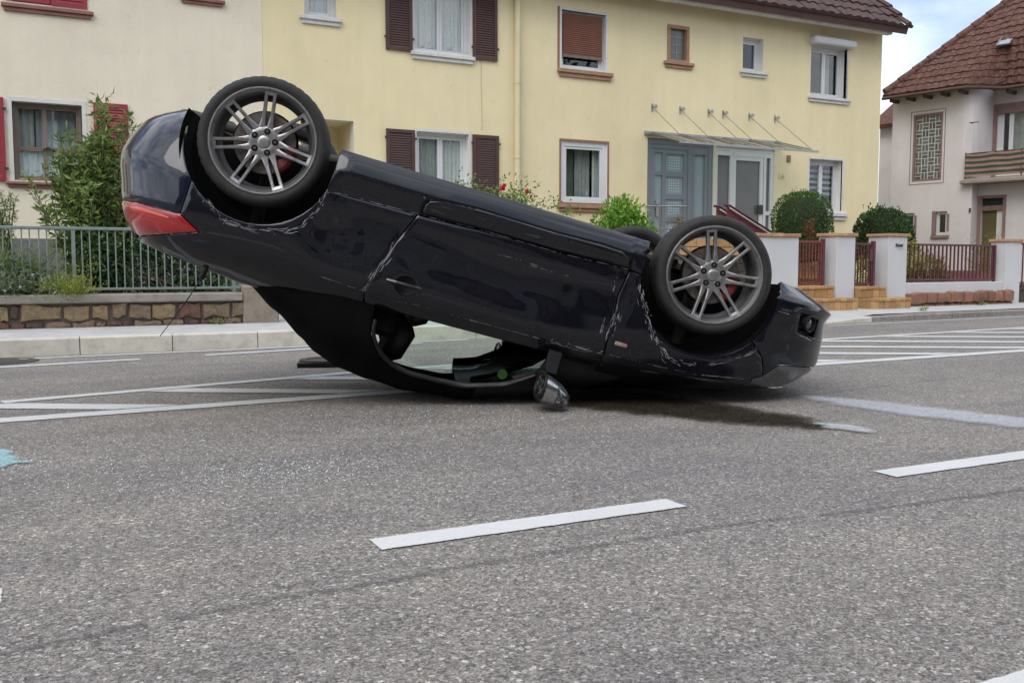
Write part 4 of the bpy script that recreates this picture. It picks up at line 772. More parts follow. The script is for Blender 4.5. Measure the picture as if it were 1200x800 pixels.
M_seat = mat('seat_leather', (.012, .012, .013), .5, .3, 9, .001, 120)
M_badge = mat('badge_green', (.13, .33, .08), .5, .5, 130)
M_side = mat('side_marker_white', (.30, .24, .235), .35, .15)
def lens_mat(name, col, col2):
    m, nt, p = new_mat(name); v = coords(nt)
    w = nd(nt, 'ShaderNodeTexWave', Scale=16.0, Distortion=1.5, Detail=2.0); w.bands_direction = 'Z'; nt.links.new(v, w.inputs['Vector'])
    c = mixc(nt, tex_noise(nt, v, 5, 3), col, col2); nt.links.new(c, p.inputs['Base Color'])
    p.inputs['Roughness'].default_value = .25; p.inputs['Coat Weight'].default_value = 1.0; p.inputs['Coat Roughness'].default_value = .03
    p.inputs['Subsurface Weight'].default_value = .3; p.inputs['Subsurface Radius'].default_value = (.02, .005, .005)
    add_bump(nt, p, w.outputs['Fac'], .10, .003); return m
M_red = lens_mat('red_lens', (.40, .006, .010), (.24, .004, .008))
M_orange = lens_mat('orange_lens', (.62, .07, .012), (.50, .035, .01))
M_hlamp = mat('headlamp_lens', (.022, .024, .027), .12, .4, 14, coat=1.0, spec=.8)
M_cglass = glass_mat('car_glass_green', (.80, .92, .84), .05)
M_cdark = glass_mat('car_glass_dark', (.52, .60, .56), .06)
def mirror_mat():
    m, nt, p = new_mat('cracked_mirror'); v = coords(nt)
    vo = nd(nt, 'ShaderNodeTexVoronoi', Scale=38.0); vo.feature = 'DISTANCE_TO_EDGE'; nt.links.new(v, vo.inputs['Vector'])
    vc = nd(nt, 'ShaderNodeTexVoronoi', Scale=38.0); nt.links.new(v, vc.inputs['Vector'])
    c = mixc(nt, ramp(nt, vo.outputs['Distance'], [(0.03, (1, 1, 1)), (.07, (0, 0, 0))]), ramp(nt, vc.outputs['Color'], [(.2, (.05, .05, .055)), (.8, (.55, .57, .6))]), (.02, .02, .02))
    nt.links.new(c, p.inputs['Base Color']); p.inputs['Metallic'].default_value = .8; p.inputs['Roughness'].default_value = .2
    add_bump(nt, p, vc.outputs['Color'], .8, .01); return m
M_mirror = mirror_mat()

# ------------------------------------------------------------------ the car
CAR_M = Matrix.Translation(CAR_LOC) @ Matrix.Rotation(CAR_ROT[2], 4, 'Z') @ Matrix.Rotation(CAR_ROT[1], 4, 'Y') @ Matrix.Rotation(CAR_ROT[0], 4, 'X')
CAR_I = CAR_M.inverted()
car = thing('overturned_car', 'wrecked dark blue two-seat convertible lying upside down on its roof in the road', 'car')
car.matrix_world = CAR_M
def crush(p):
    w = CAR_M @ Vector(p)
    if w.z < .006:
        w.z = .006 + .004 * (noise.noise(w * 9) + 1) * .5; return CAR_I @ w
    return Vector(p)
def fnormal(f, u, v):
    e = 1e-3; a = Vector(f(u, v)); du = Vector(f(u + e, v)) - Vector(f(u - e, v)); dv = Vector(f(u, v + e)) - Vector(f(u, v - e)); n = -(du.cross(dv))
    return n.normalized() if n.length > 1e-12 else Vector((0, 1, 0))
def panel(name, poly, f, m, parent, sides=('L', 'R'), holes=(), step=.03, gap=.0030, sink=.003, flange=.022, off=0.0, merge=False, vs=1.0, smooth=50, label=None, crushed=True):
    """a sheet panel: the polygon (in surface coordinates) filled with small triangles on the surface f, edges rolled in and turned inwards"""
    sc = lambda L: [(a, b * vs) for a, b in L]
    ol = densify(offset_poly(densify(sc(poly), step), gap), step * .6); loops = [ol] + [densify(offset_poly(densify(sc(h), step), -gap), step * .6) for h in holes]
    pts = []; edges = []; bcount = 0
    for lp in loops:
        n = len(lp); edges += [(len(pts) + i, len(pts) + (i + 1) % n) for i in range(n)]; pts += lp
    nb = len(pts)
    for k, lp in enumerate(loops):
        for q in offset_poly(lp, .006 if k == 0 else -.006): pts.append(q)
    arr = np.array(ol); x0, y0 = arr.min(0); x1, y1 = arr.max(0)
    gx, gy = np.meshgrid(np.arange(x0, x1, step), np.arange(y0, y1, step)); gx[1::2] += step * .5
    G = np.column_stack([gx.ravel(), gy.ravel()]); ring = np.array(pts[nb:])
    def ok(Q, dmin):
        k = inpoly(Q, ol) & (dist_poly(Q, ol) > dmin)
        for h in loops[1:]: k &= ~inpoly(Q, h) & (dist_poly(Q, h) > dmin)
        return k
    pts = pts[:nb] + [tuple(q) for q in ring[ok(ring, .004)]] + [tuple(q) for q in G[ok(G, step * .62)]]
    r = delaunay_2d_cdt([Vector(q) for q in pts], edges, [], 0, 1e-6); V2, tris, orig = r[0], r[2], r[3]
    cen = np.array([[sum(V2[i].x for i in t) / 3, sum(V2[i].y for i in t) / 3] for t in tris]); keep = inpoly(cen, ol)
    for h in loops[1:]: keep &= ~inpoly(cen, h)
    isb = [any(i < nb for i in o) for o in orig]
    P3 = []; N3 = []
    for q, b in zip(V2, isb):
        u, v = q.x, q.y / vs; n = fnormal(f, u, v); p = Vector(f(u, v)) + n * (off - (sink if b else 0)); N3.append(n); P3.append(p)
    faces = []; ecount = {}
    for t, k in zip(tris, keep):
        if not k: continue
        t = tuple(t)
        if (P3[t[1]] - P3[t[0]]).cross(P3[t[2]] - P3[t[0]]).dot(N3[t[0]]) < 0: t = t[::-1]
        faces.append(t)
        for i in range(3):
            e = (t[i], t[(i + 1) % 3]); ecount[e] = ecount.get(e, 0) + 1
    bed = [e for e in ecount if (e[1], e[0]) not in ecount]; fl = {}
    if flange:
        for a, b in bed:
            for q in (a, b):
                if q not in fl: fl[q] = len(P3); P3.append(P3[q] - N3[q] * flange); N3.append(N3[q])
        faces += [(b, a, fl[a], fl[b]) for a, b in bed if not (merge and abs(P3[a].y) < .02 and abs(P3[b].y) < .02)]
    res = []
    def mk(sg):
        vv = [Vector((p.x, p.y * sg, p.z)) for p in P3]
        if crushed: vv = [crush(p) for p in vv]
        return vv, (faces if sg > 0 else [t[::-1] for t in faces])
    if merge:
        mb = MB(); mb.add(*mk(1)); mb.add(*mk(-1)); me_list = [mb]
    else:
        me_list = []
        for sd_ in sides:
            mb = MB(); mb.add(*mk(1 if sd_ == 'L' else -1)); me_list.append(mb)
    for mb in me_list:
        o = mb.build(name, m, parent, smooth, label=label, fix=False)
        if merge:
            bm = bmesh.new(); bm.from_mesh(o.data); vs_ = [v for v in bm.verts if abs(v.co.y) < .03]; bmesh.ops.remove_doubles(bm, verts=vs_, dist=.012); bm.to_mesh(o.data); bm.free()
            o.data.polygons.foreach_set('use_smooth', [True] * len(o.data.polygons))
        res.append(o)
    return res
def marks(name, lists, f, parent, seed=1):
    """scrapes down to bare metal: broken thin slivers along a line, a millimetre proud of the paint"""
    rr = random.Random(seed); mb = MB()
    for pts, wd, den in lists:
        L = [math.dist(pts[i], pts[i + 1]) for i in range(len(pts) - 1)]; T = sum(L)
        def at(s):
            s = max(0, min(T - 1e-6, s)); i = 0
            while s > L[i] and i < len(L) - 1: s -= L[i]; i += 1
            t = s / max(L[i], 1e-9); return lerp(pts[i][0], pts[i + 1][0], t), lerp(pts[i][1], pts[i + 1][1], t)
        for _ in range(int(T / .018 * den) + 2):
            s = rr.random() * T; ln = rr.choice((.008, .015, .03, .05)) * rr.uniform(.6, 1.3); w = (.0005 + .00032 * wd) * rr.uniform(.3, 1.2); j = rr.gauss(0, .0030 * wd if wd > 1.1 else .0007); jt = rr.gauss(0, .0018 * wd if wd > 1.1 else .0003)
            k = max(2, int(ln / .012) + 1); up = []; dn = []
            for q in range(k + 1):
                a = s + ln * q / k; u, z = at(a); u2, z2 = at(a + .004); du, dz = u2 - u, z2 - z; dl = math.hypot(du, dz); pu, pz_ = (-dz / dl, du / dl) if dl > 1e-9 else (0, 1); o_ = j + jt * q / k; u += pu * o_; z += pz_ * o_; ww = w * math.sin(math.pi * (q + .35) / (k + .7)); n = fnormal(f, u, z)
                up.append(Vector(f(u + pu * ww, z + pz_ * ww)) + n * .0016); dn.append(Vector(f(u - pu * ww, z - pz_ * ww)) + n * .0016)
            o = len(mb.v); mb.v += [tuple(x) for x in up + dn]
            for q in range(k): mb.f.append((o + q, o + q + 1, o + k + 2 + q, o + k + 1 + q)); mb.mi.append(0)
    return mb.build(name, M_scr, parent, False, kind='stuff')
PN = PANELS
def loft_x(name, xs, sec, m, parent, seg=24, smooth=True):
    """a sheet lofted over stations along x; sec(x, s) gives (y, z) for s from -1 to 1"""
    mb = MB(); vs = []
    for x in xs:
        for k in range(seg + 1): y, z = sec(x, -1 + 2 * k / seg); vs.append(crush((x, y, z)))
    fs = [(i * (seg + 1) + k, (i + 1) * (seg + 1) + k, (i + 1) * (seg + 1) + k + 1, i * (seg + 1) + k + 1) for i in range(len(xs) - 1) for k in range(seg)]
    mb.add(vs, fs); return mb.build(name, m, parent, smooth)
def y_at(x, z):
    if X0R <= x <= X0F: return half_width(x, z)
    lo, hi = 0.0, math.pi / 2
    for _ in range(40):
        mid = (lo + hi) / 2; u = X0F + RF * mid if x > 0 else X0R - RR_ * mid
        if abs(skin(u, z)[0]) < abs(x): lo = mid
        else: hi = mid
    return skin(X0F + RF * lo if x > 0 else X0R - RR_ * lo, z)[1]

HDL = [(MARK['handle_c'][0] + .056 * math.cos(a), MARK['handle_c'][1] + .050 * math.sin(a)) for a in [2 * math.pi * k / 24 for k in range(24)]]
doors = panel('door', PN['door'], skin, M_paint, car, holes=[HDL])
quarters = panel('rear_quarter_panel', PN['rear_quarter_panel'], skin, M_paint, car)
fenders = panel('front_fender', PN['front_fender'], skin, M_paint, car)
rockers = panel('rocker_panel', PN['rocker_panel'], skin, M_paint, car, step=.022)
panel('sill_strip', [(-.365, .405), (-.345, .378), (-.28, .362), (-.09, .352), (.34, .356), (.60, .345), (.72, .352), (.765, .375), (.775, .425), (.37, .440), (-.07, .444), (-.37, .458)], skin, M_paint, car, off=.012, step=.02, flange=.012, sink=.006)
panel('sill_seam', [(-.385, .40), (-.36, .366), (-.285, .350), (-.09, .340), (.34, .344), (.60, .333), (.735, .340), (.785, .368), (.792, .432), (.37, .446), (-.07, .45), (-.385, .464)], skin, M_liner, car, sides=('L', 'R'), off=.0035, step=.02, flange=.004, sink=.0)
fbump = panel('front_bumper', PN['front_bumper'], skin, M_paint, car, holes=[PN['fog_recess']], merge=True)[0]
M_bluep = paint_mat('bumper_paint_blue', (.0035, .0062, .0165))
rbump = panel('rear_bumper', PN['rear_bumper'], skin, M_bluep, car, merge=True)[0]
lights = panel('tail_light', PN['tail_light'], skin, M_red, car, off=.004, step=.02)
for o, sdn in zip(lights, 'LR'): panel('indicator_lens', PN['indicator'], skin, M_orange, o, sides=(sdn,), off=.0065, step=.02, flange=.004)
panel('headlight', PN['headlight'], skin, M_hlamp, car, off=.002, step=.02)
for o in panel('fog_light_housing', PN['fog_recess'], skin, M_black, car, off=-.035, gap=-.004, flange=0, sink=0):
    sg = 1 if o.data.vertices[0].co.y > 0 else -1
    u, z = MARK['fog']; c = Vector(skin(u, z)); n = fnormal(skin, u, z); c.y *= sg; n.y *= sg
    Mq = Matrix.Translation(c) @ Vector((0, 1, 0)).rotation_difference(n).to_matrix().to_4x4()
    MB().lathe([(.050, -.05), (.050, .004), (.045, .008), (.038, .006), (.036, -.012)], 28, Mq).build('fog_light', M_black, o, 40)
    MB().lathe([(.0365, -.010), (.025, -.003), (.0005, .0)], 28, Mq).build('fog_lens', M_hlamp, o, True)
    for dz in (-.035, .03):
        b = MB(); b.tube([Vector((skin(u - .07, z + dz)[0], skin(u - .07, z + dz)[1] * sg, z + dz)) - n * .012, Vector((skin(u + .14, z + dz)[0], skin(u + .14, z + dz)[1] * sg, z + dz)) - n * .012], .007, 6); b.build('grille_bar', M_black, o)
panel('front_grille', [(2.02, .672), (U_END_F, .668), (U_END_F, .80), (1.98, .80)], skin, M_black, car, merge=True, off=-.01)
panel('trunk_rear_panel', [(-2.21, .822), (U_END_R, .818), (U_END_R, .985), (-2.02, .985)], skin, M_paint, car, merge=True)
HE = [(.76, .975), (.98, .945), (1.31, .905), (1.56, .868), (1.75, .848), (1.95, .82), (2.04, .78)]
HC = [(.76, 1.17), (1.0, 1.12), (1.25, 1.05), (1.5, .985), (1.8, .895), (2.04, .80)]
loft_x('hood', [.78 + 1.26 * i / 40 for i in range(41)], lambda x, s: ((y_at(x, interp(HE, x)) - .004) * s, interp(HE, x) + (interp(HC, x) - interp(HE, x) + .02 * noise.noise(Vector((x * 4, s * 3, 1)))) * (1 - abs(s) ** 4.0) + .0), M_paint, car)
DE = [(-1.84, .975), (-1.70, 1.0), (-1.50, 1.025), (-1.17, 1.055), (-1.0, 1.055)]
loft_x('trunk_lid', [-1.90 + .78 * i / 26 for i in range(27)], lambda x, s: ((y_at(max(x, -1.86), interp(DE, x)) - .006) * s, interp(DE, x) + .025 * (1 - abs(s) ** 2.4)), M_paint, car)
# --- soft top, screen frame, glass
WN = PN['window']; VT = math.pi / 2
k_ = max(range(len(WN)), key=lambda i: WN[i][0] - .001 * WN[i][1]); arc_ = WN[:k_]
for _ in range(2): arc_ = [arc_[0]] + [p for a, b_ in zip(arc_, arc_[1:]) for p in ((.75 * a[0] + .25 * b_[0], .75 * a[1] + .25 * b_[1]), (.25 * a[0] + .75 * b_[0], .25 * a[1] + .75 * b_[1]))] + [arc_[-1]]
WN = arc_ + WN[k_:]
i_front = max(range(len(WN)), key=lambda i: WN[i][0] - .001 * WN[i][1])
upper = WN[:i_front]                                                     # rear bottom corner, up round the rear, along the top, to the front
split = min(range(len(upper)), key=lambda i: abs(upper[i][0] - .17) + (0 if i > len(upper) // 3 else 9))
xs_, vs_s = upper[split]
soft = [(-1.15, .0), (WN[0][0] - .012, .0)] + [(a - .012 * max(0, 1 - i / 12), b + .02 * min(1, i / 9)) for i, (a, b) in enumerate(upper[:split + 1])] + [(xs_, VT), (-1.15, VT)]
RWH = [[(-1.05, .98), (-.80, .98), (-.78, VT), (-1.05, VT)]]
soft_l = soft; soft_r = soft[:2] + [(a, b_ + (.30 * min(1, i / 9) if i < len(soft) - 4 else .30)) for i, (a, b_) in enumerate(soft[2:-2])] + soft[-2:]
for sdn, pl in (('L', soft_l), ('R', soft_r)): panel('soft_top', pl, top_skin, M_fabric, car, sides=(sdn,), holes=[[(-1.05, .98), (-.80, .98), (-.78, VT - .03), (-1.05, VT - .03)]], step=.032, vs=.7, gap=.001, flange=.03)
frame_out = [(xs_ - .014, VT - .0), (xs_ - .014, vs_s + .02)] + [(a, b + .02) for a, b in upper[split + 1:]] + [(.50, .10), (.50, 0), (.93, 0), (.93, .30), (.70, .78), (.45, .98), (.285, 1.10), (.25, VT - .0)]
panel('windscreen_frame', frame_out, top_skin, M_black, car, step=.025, vs=.7, gap=.001, merge=True, flange=.03, off=-.004)
panel('windscreen', [(.27, VT), (.29, 1.09), (.46, .96), (.71, .76), (.92, .30), (.92, VT)], top_skin, M_cdark, car, step=.05, vs=.7, gap=0, merge=True, flange=0, off=-.01)
panel('rear_window', [(-1.055, .975), (-.795, .975), (-.775, VT), (-1.055, VT)], top_skin, M_cglass, car, step=.05, vs=.7, gap=0, merge=True, flange=0, off=-.006)
def arc_strip(d0, d1):
    up = [(a, b * .7) for a, b in upper]; o = []
    for k in (d0, d1):
        L = []
        for i in range(len(up)):
            a, c = Vector(up[max(0, i - 1)]), Vector(up[min(len(up) - 1, i + 1)]); t = (c - a).normalized(); L.append((up[i][0] + t.y * k, (up[i][1] - t.x * k) / .7))
        o.append(L)
    return o[0] + o[1][::-1]
panel('window_seal', arc_strip(-.004, .017), top_skin, M_seal, car, sides=('L',), step=.014, vs=.7, gap=0, flange=.02, off=.006, sink=.006)
panel('side_window', [(a, b + .26 * min(1, i / 9)) for i, (a, b) in enumerate(WN[:i_front])] + [(.49, .02), (-.46, .02)], top_skin, M_cglass, car, sides=('R',), step=.06, vs=.7, gap=0, flange=0, off=-.012)
# --- inner skin, arches, floor
for name, pl in (('inner_side', [(-.84, .27), (.84, .27), (.84, .95), (-.84, .95)]),):
    panel(name, pl, skin, M_liner, car, step=.12, off=-.055, flange=0)
for xa in (1.25, -1.23):
    for sg in (1, -1):
        Mq = Matrix.Translation((xa, 0, .372)); b = MB()
        b.lathe([(.02, .48 * sg), (.34, .48 * sg), (.405, .55 * sg), (.408, .872 * sg)], 40, Mq, R(-14), R(194)); b.build('wheel_arch_liner', M_liner, car, 40)
b = MB(); b.box((-.86, -.80, .275), (.86, .80, .315), bev=.01); b.box((-1.80, -.47, .30), (-.86, .47, .335)); b.box((.86, -.47, .285), (1.82, .47, .32)); b.build('floor_pan', M_iron, car)
b = MB(); b.tube([(.9, .12, .25), (.2, .14, .24), (-.7, .12, .25), (-1.3, .25, .26), (-1.72, .42, .27)], .03, 10); b.build('exhaust_pipe', M_iron, car, 40)
b = MB(); b.box((-1.78, -.35, .22), (-1.45, .35, .36), bev=.05); b.build('silencer', M_iron, car, 40)
for xa in (1.234, -1.234):
    b = MB(); b.tube([(xa, -.66, .33), (xa, .66, .33)], .022, 8); b.box((xa - .12, -.42, .26), (xa + .12, .42, .36), bev=.03); b.tube([(xa - .14, .66, .30), (xa - .05, .3, .28)], .018, 6); b.tube([(xa - .14, -.66, .30), (xa - .05, -.3, .28)], .018, 6)
    b.build('axle', M_iron, car, 40)
    for sg in (1, -1):
        b = MB(); b.tube([(xa + .02, .60 * sg, .36), (xa + .03, .56 * sg, .74)], .035, 10); b.build('suspension_strut', M_iron, car, 40)
# --- door handles, side markers, antenna
for sg, dr, fd in ((1, doors[0], fenders[0]), (-1, doors[1], fenders[1])):
    u, z = MARK['handle_c']; c = Vector(skin(u, z)); n = fnormal(skin, u, z); c.y *= sg; n.y *= sg
    Mq = Matrix.Translation(c) @ Vector((0, 1, 0)).rotation_difference(n).to_matrix().to_4x4()
    b = MB(); b.lathe([(.062, -.006), (.050, -.016), (.035, -.024), (.0005, -.028)], 28, Mq); b.build('handle_recess', M_black, dr, 30)
    (ua, za), (ub, zb) = MARK['handle_a'], MARK['handle_b']; pa, pb = Vector(skin(ua, za)), Vector(skin(ub, zb))
    pts = [pa + Vector((0, .006, 0)), pa.lerp(pb, .15) + Vector((0, .014, 0)), pa.lerp(pb, .5) + Vector((0, .018, 0)), pa.lerp(pb, .85) + Vector((0, .014, 0)), pb + Vector((0, .006, 0))]
    for p in pts: p.y *= sg
    b = MB(); b.tube(pts, [.010, .012, .012, .012, .009], 8); b.build('door_handle', M_paint, dr, 40)
    pa, pb = Vector(skin(*MARK['marker_a'])), Vector(skin(*MARK['marker_b']))
    b = MB(); b.box((pa.x, sg * (min(pa.y, pb.y) - .004), pa.z - .011), (pb.x - .008, sg * (max(pa.y, pb.y) + .005), pa.z + .011), bev=.004); b.build('side_marker', M_side, fd)
    b = MB(); b.box((pa.x + .034, sg * (max(pa.y, pb.y) + .0052), pa.z - .009), (pb.x - .012, sg * (max(pa.y, pb.y) + .0068), pa.z + .006)); b.build('marker_lens', mat('marker_pink', (.36, .15, .14), .35, .15), fd)
q0 = Vector(skin(*MARK['strap'])); b = MB(); b.tube([q0 + Vector((0.01, .012, -.05)), q0 + Vector((0, .012, .0)), q0 + Vector((-.01, .0, .05))], [.007, .014, .016], 8); b.build('antenna_base', M_black, car, 40)
b = MB(); b.tube([q0 + Vector((-.01, 0, .05)), q0 + Vector((-.06, -.02, .20)), q0 + Vector((-.14, -.03, .40))], [.0035, .003, .0022], 6); b.build('antenna', M_black, car)
# --- side mirrors
for sg in (1, -1):
    b = MB(); b.prism([(.485, .845 * sg, .955), (.555, .845 * sg, .955), (.545, .88 * sg, 1.07), (.49, .88 * sg, 1.07)], (0, .045 * sg, .01)); b.build('mirror_arm', M_black, car, 30)
    c = Vector((.553, .935 * sg, 1.158)); vs = []; fs = []; sg_ = 22; rg = 12
    for i in range(rg + 1):
        t = i / rg; rad = (1 - (t) ** 2.4) ** (1 / 2.0) if t < 1 else 0
        for k in range(sg_):
            w = 2 * math.pi * k / sg_; yy = math.copysign(abs(math.cos(w)) ** .75, math.cos(w)) * .125 * rad; zz = math.copysign(abs(math.sin(w)) ** .8, math.sin(w)) * .074 * rad
            vs.append(c + Vector((-.075 + .175 * t, yy, zz + .045 * t)))
    for i in range(rg):
        for k in range(sg_): fs.append((i * sg_ + k, (i + 1) * sg_ + k, (i + 1) * sg_ + (k + 1) % sg_, i * sg_ + (k + 1) % sg_))
    b = MB(); b.add([crush(v) for v in vs], fs); b.mi = [1 if (f[0] // sg_) >= 5 and sg > 0 else 0 for f in fs]; hs = b.build('side_mirror', [M_chrome if sg > 0 else M_paint, M_mirror], car, True)
    n0 = vs[:sg_]; b = MB(); b.add([crush(v) for v in n0] + [crush(c + Vector((-.055, 0, 0)))], [(k, (k + 1) % sg_, sg_) for k in range(sg_)]); b.build('mirror_glass', M_mirror, hs)
    b = MB(); b.tube([crush(v + Vector((0, 0, 0))) for v in n0 + n0[:1]], .008, 6, cap=False); b.build('mirror_rim', M_black, hs, 40)
# --- scrapes
marks('scratch_marks', SCR['scr_dr'] + SCR['scr_db'] + SCR['scr_b'] + SCR['scr_d'], skin, doors[0], 3)
marks('scratch_marks', SCR['scr_arch_r'] + SCR['scr_q'], skin, quarters[0], 4)
marks('scratch_marks', SCR['scr_af'] + SCR['scr_fb'] + SCR['scr_df'], skin, fenders[0], 5)
marks('scratch_marks', SCR['scr_j'], skin, rockers[0], 6)
marks('scratch_marks', SCR['scr_bump'], skin, fbump, 8)
# --- inside
for sg in (1, -1):
    b = MB(); b.box((-.10, sg * .14, .42), (.36, sg * .62, .58), bev=.05); st = b.build('seat', M_seat, car, 50)
    Mq = Matrix.Translation((-.10, 0, .55)) @ Matrix.Rotation(R(-17), 4, 'Y')
    b = MB(); b.box((-.07, sg * .15, 0), (.07, sg * .61, .52), Mq, bev=.05); b.build('backrest', M_seat, st, 50)
    b = MB(); b.box((-.09, sg * .25, .52), (.06, sg * .54, .76), Mq, bev=.045); b.build('headrest', M_seat, st, 50)
    b = MB(); b.tube([(-.52, sg * .20, .85), (-.54, sg * .21, 1.16), (-.54, sg * .38, 1.22), (-.54, sg * .55, 1.16), (-.52, sg * .56, .85)], .022, 8); b.build('roll_hoop', M_chrome, car, 50)
b = MB(); b.box((-.60, -.74, .45), (-.50, .74, 1.06), bev=.03); b.build('rear_bulkhead', M_liner, car)
for sg in (1, -1): b = MB(); b.box((-.62, sg * .58, .85), (-.34, sg * .735, 1.14), bev=.03); b.build('rear_side_trim', M_liner, car)
b = MB(); b.box((.46, -.74, .68), (.92, .74, .93), bev=.06); b.build('dashboard', M_seat, car, 50)
b = MB(); b.tube([(.36 - .05 * math.sin(a), .38 + .17 * math.cos(a), .84 + .165 * math.sin(a)) for a in [2 * math.pi * k / 24 for k in range(25)]], .014, 8, False); b.tube([(.36, .22, .84), (.36, .54, .84)], .016, 6); b.tube([(.36, .38, .84), (.56, .38, .78)], .03, 8); b.build('steering_wheel', M_seat, car, 50)
b = MB(); b.prism([(.295, .482, 1.155), (.56, .475, 1.09), (.64, .472, 1.12), (.60, .478, 1.26), (.31, .486, 1.235)], (0, -.006, 0)); fr_ = b.build('windscreen_fragment', M_cdark, car)
b = MB(); b.lathe([(.029, 0), (.029, .003), (.0005, .003)], 20, Matrix.Translation((.334, .492, 1.187))); b.build('windscreen_badge', M_badge, fr_)
b = MB(); b.prism([(.39, .490, 1.185), (.515, .484, 1.118), (.52, .484, 1.132), (.41, .490, 1.197)], (0, -.003, 0)); b.build('pale_strip', M_side, fr_)

# --- wheels
def tyre_mesh():
    prof = [(.250, -.020), (.266, -.008), (.274, -.003), (.288, .001), (.302, .001), (.312, -.006), (.322, -.018), (.3275, -.034), (.3300, -.050), (.3305, -.072), (.3235, -.075), (.3235, -.084), (.3305, -.087), (.3308, -.112), (.3240, -.115), (.3240, -.124), (.3308, -.127), (.3305, -.152), (.3235, -.155), (.3235, -.164), (.3305, -.167), (.3300, -.190), (.3275, -.206), (.320, -.222), (.300, -.236), (.278, -.236), (.250, -.220)]
    seg = 168; vs = []; m = len(prof)
    for k in range(seg):
        w = 2 * math.pi * k / seg; low = k % 4 == 0
        for i, (r, y) in enumerate(prof):
            if low and (7 <= i <= 9 or 20 <= i <= 22): r -= .0035
            vs.append((r * math.cos(w), y, r * math.sin(w)))
    fs = [(k * m + i, k * m + i + 1, ((k + 1) % seg) * m + i + 1, ((k + 1) % seg) * m + i) for k in range(seg) for i in range(m - 1)]
    b = MB(); b.add(vs, fs); o = b.build('tyre', M_rubber, None, 35); me = o.data; bpy.data.objects.remove(o); return me
def rim_mesh():
    b = MB(); b.lathe([(.2545, -.012), (.2560, -.004), (.2530, -.0005), (.2480, -.001), (.2440, -.007), (.2385, -.016), (.2330, -.024), (.2300, -.034)], 96)
    for k in range(7):
        a0 = math.pi / 2 + 2 * math.pi * k / 7
        for sgn in (1, -1):
            secs = []
            for r, w, o_, y, th in ((.050, .022, .0185, -.0485, .02), (.072, .0165, .0186, -.046, .022), (.092, .0118, .0188, -.0435, .022), (.125, .0080, .0190, -.039, .024), (.180, .0070, .0196, -.031, .024), (.222, .0074, .0202, -.024, .022), (.240, .0095, .0205, -.018, .02)):
                secs.append([(r, o_ * sgn - w * 1.25, y - th), (r, o_ * sgn - w, y - .003), (r, o_ * sgn - w * .6, y), (r, o_ * sgn + w * .6, y), (r, o_ * sgn + w, y - .003), (r, o_ * sgn + w * 1.25, y - th)])
            vs = [Vector((r * math.cos(a0) - t * math.sin(a0), y, r * math.sin(a0) + t * math.cos(a0))) for s_ in secs for r, t, y in s_]; n = 6
            fs = [(i * n + k2, i * n + (k2 + 1) % n, (i + 1) * n + (k2 + 1) % n, (i + 1) * n + k2) for i in range(len(secs) - 1) for k2 in range(n)]
            b.add(vs, fs)
        vs = [Vector((r * math.cos(a0) - t * math.sin(a0), y, r * math.sin(a0) + t * math.cos(a0))) for r, t, y in ((.222, -.02, -.0245), (.222, .02, -.0245), (.242, .022, -.0175), (.242, -.022, -.0175), (.222, -.02, -.045), (.222, .02, -.045), (.242, .022, -.045), (.242, -.022, -.045))]
        b.add(vs, [(0, 1, 2, 3), (0, 4, 5, 1), (4, 7, 6, 5), (3, 2, 6, 7), (0, 3, 7, 4), (1, 5, 6, 2)])
    b.lathe([(.082, -.070), (.0815, -.056), (.076, -.049), (.068, -.0455), (.040, -.0440), (.036, -.0455), (.0005, -.0455)], 56)
    b.v = [(x * 1.058, y, z * 1.058) for x, y, z in b.v]; o = b.build('wheel', M_rim, None, 32); me = o.data; bpy.data.objects.remove(o); return me
ME_tyre = tyre_mesh(); ME_rim = rim_mesh()
ME_barrel = part_mesh(MB().lathe([(.2435, -.034), (.2370, -.040), (.2260, -.090), (.2180, -.14), (.2300, -.20), (.2500, -.225)], 72), M_rimin)
M_lip = mat('rim_lip_polished', (.60, .59, .58), .30, .12, 12, .0001, 120, metal=.9, dirt=(.25, .24, .22, .6))
ME_lip = part_mesh(MB().lathe([(.2665, -.012), (.2690, -.003), (.2655, .0015), (.2610, .0010), (.2580, -.006)], 96), M_lip)
ME_cap = part_mesh(MB().lathe([(.0305, -.047), (.0305, -.040), (.026, -.0375), (.012, -.0368), (.0005, -.0366)], 32), M_rim)
ME_holeshade = part_mesh(MB().lathe([(.0165, -.050), (.0165, -.0430), (.0005, -.0430)], 18), M_liner)  # black discs stand in for the shaded recesses round the bolts
ME_bolt = part_mesh(MB().lathe([(.0080, -.050), (.0080, -.0420), (.0062, -.041), (.0005, -.041)], 6), M_iron)
ME_disc = part_mesh(MB().lathe([(.158, -.115), (.158, -.095), (.156, -.093), (.092, -.093), (.088, -.075), (.0005, -.075)], 56), M_disc)
ME_cal = part_mesh(MB().lathe([(.098, -.13), (.102, -.078), (.112, -.070), (.150, -.070), (.164, -.082), (.168, -.13)], 14, None, R(-8), R(52)), M_caliper)
ME_shield = part_mesh(MB().lathe([(.168, -.125), (.165, -.121), (.02, -.121)], 40), M_liner)
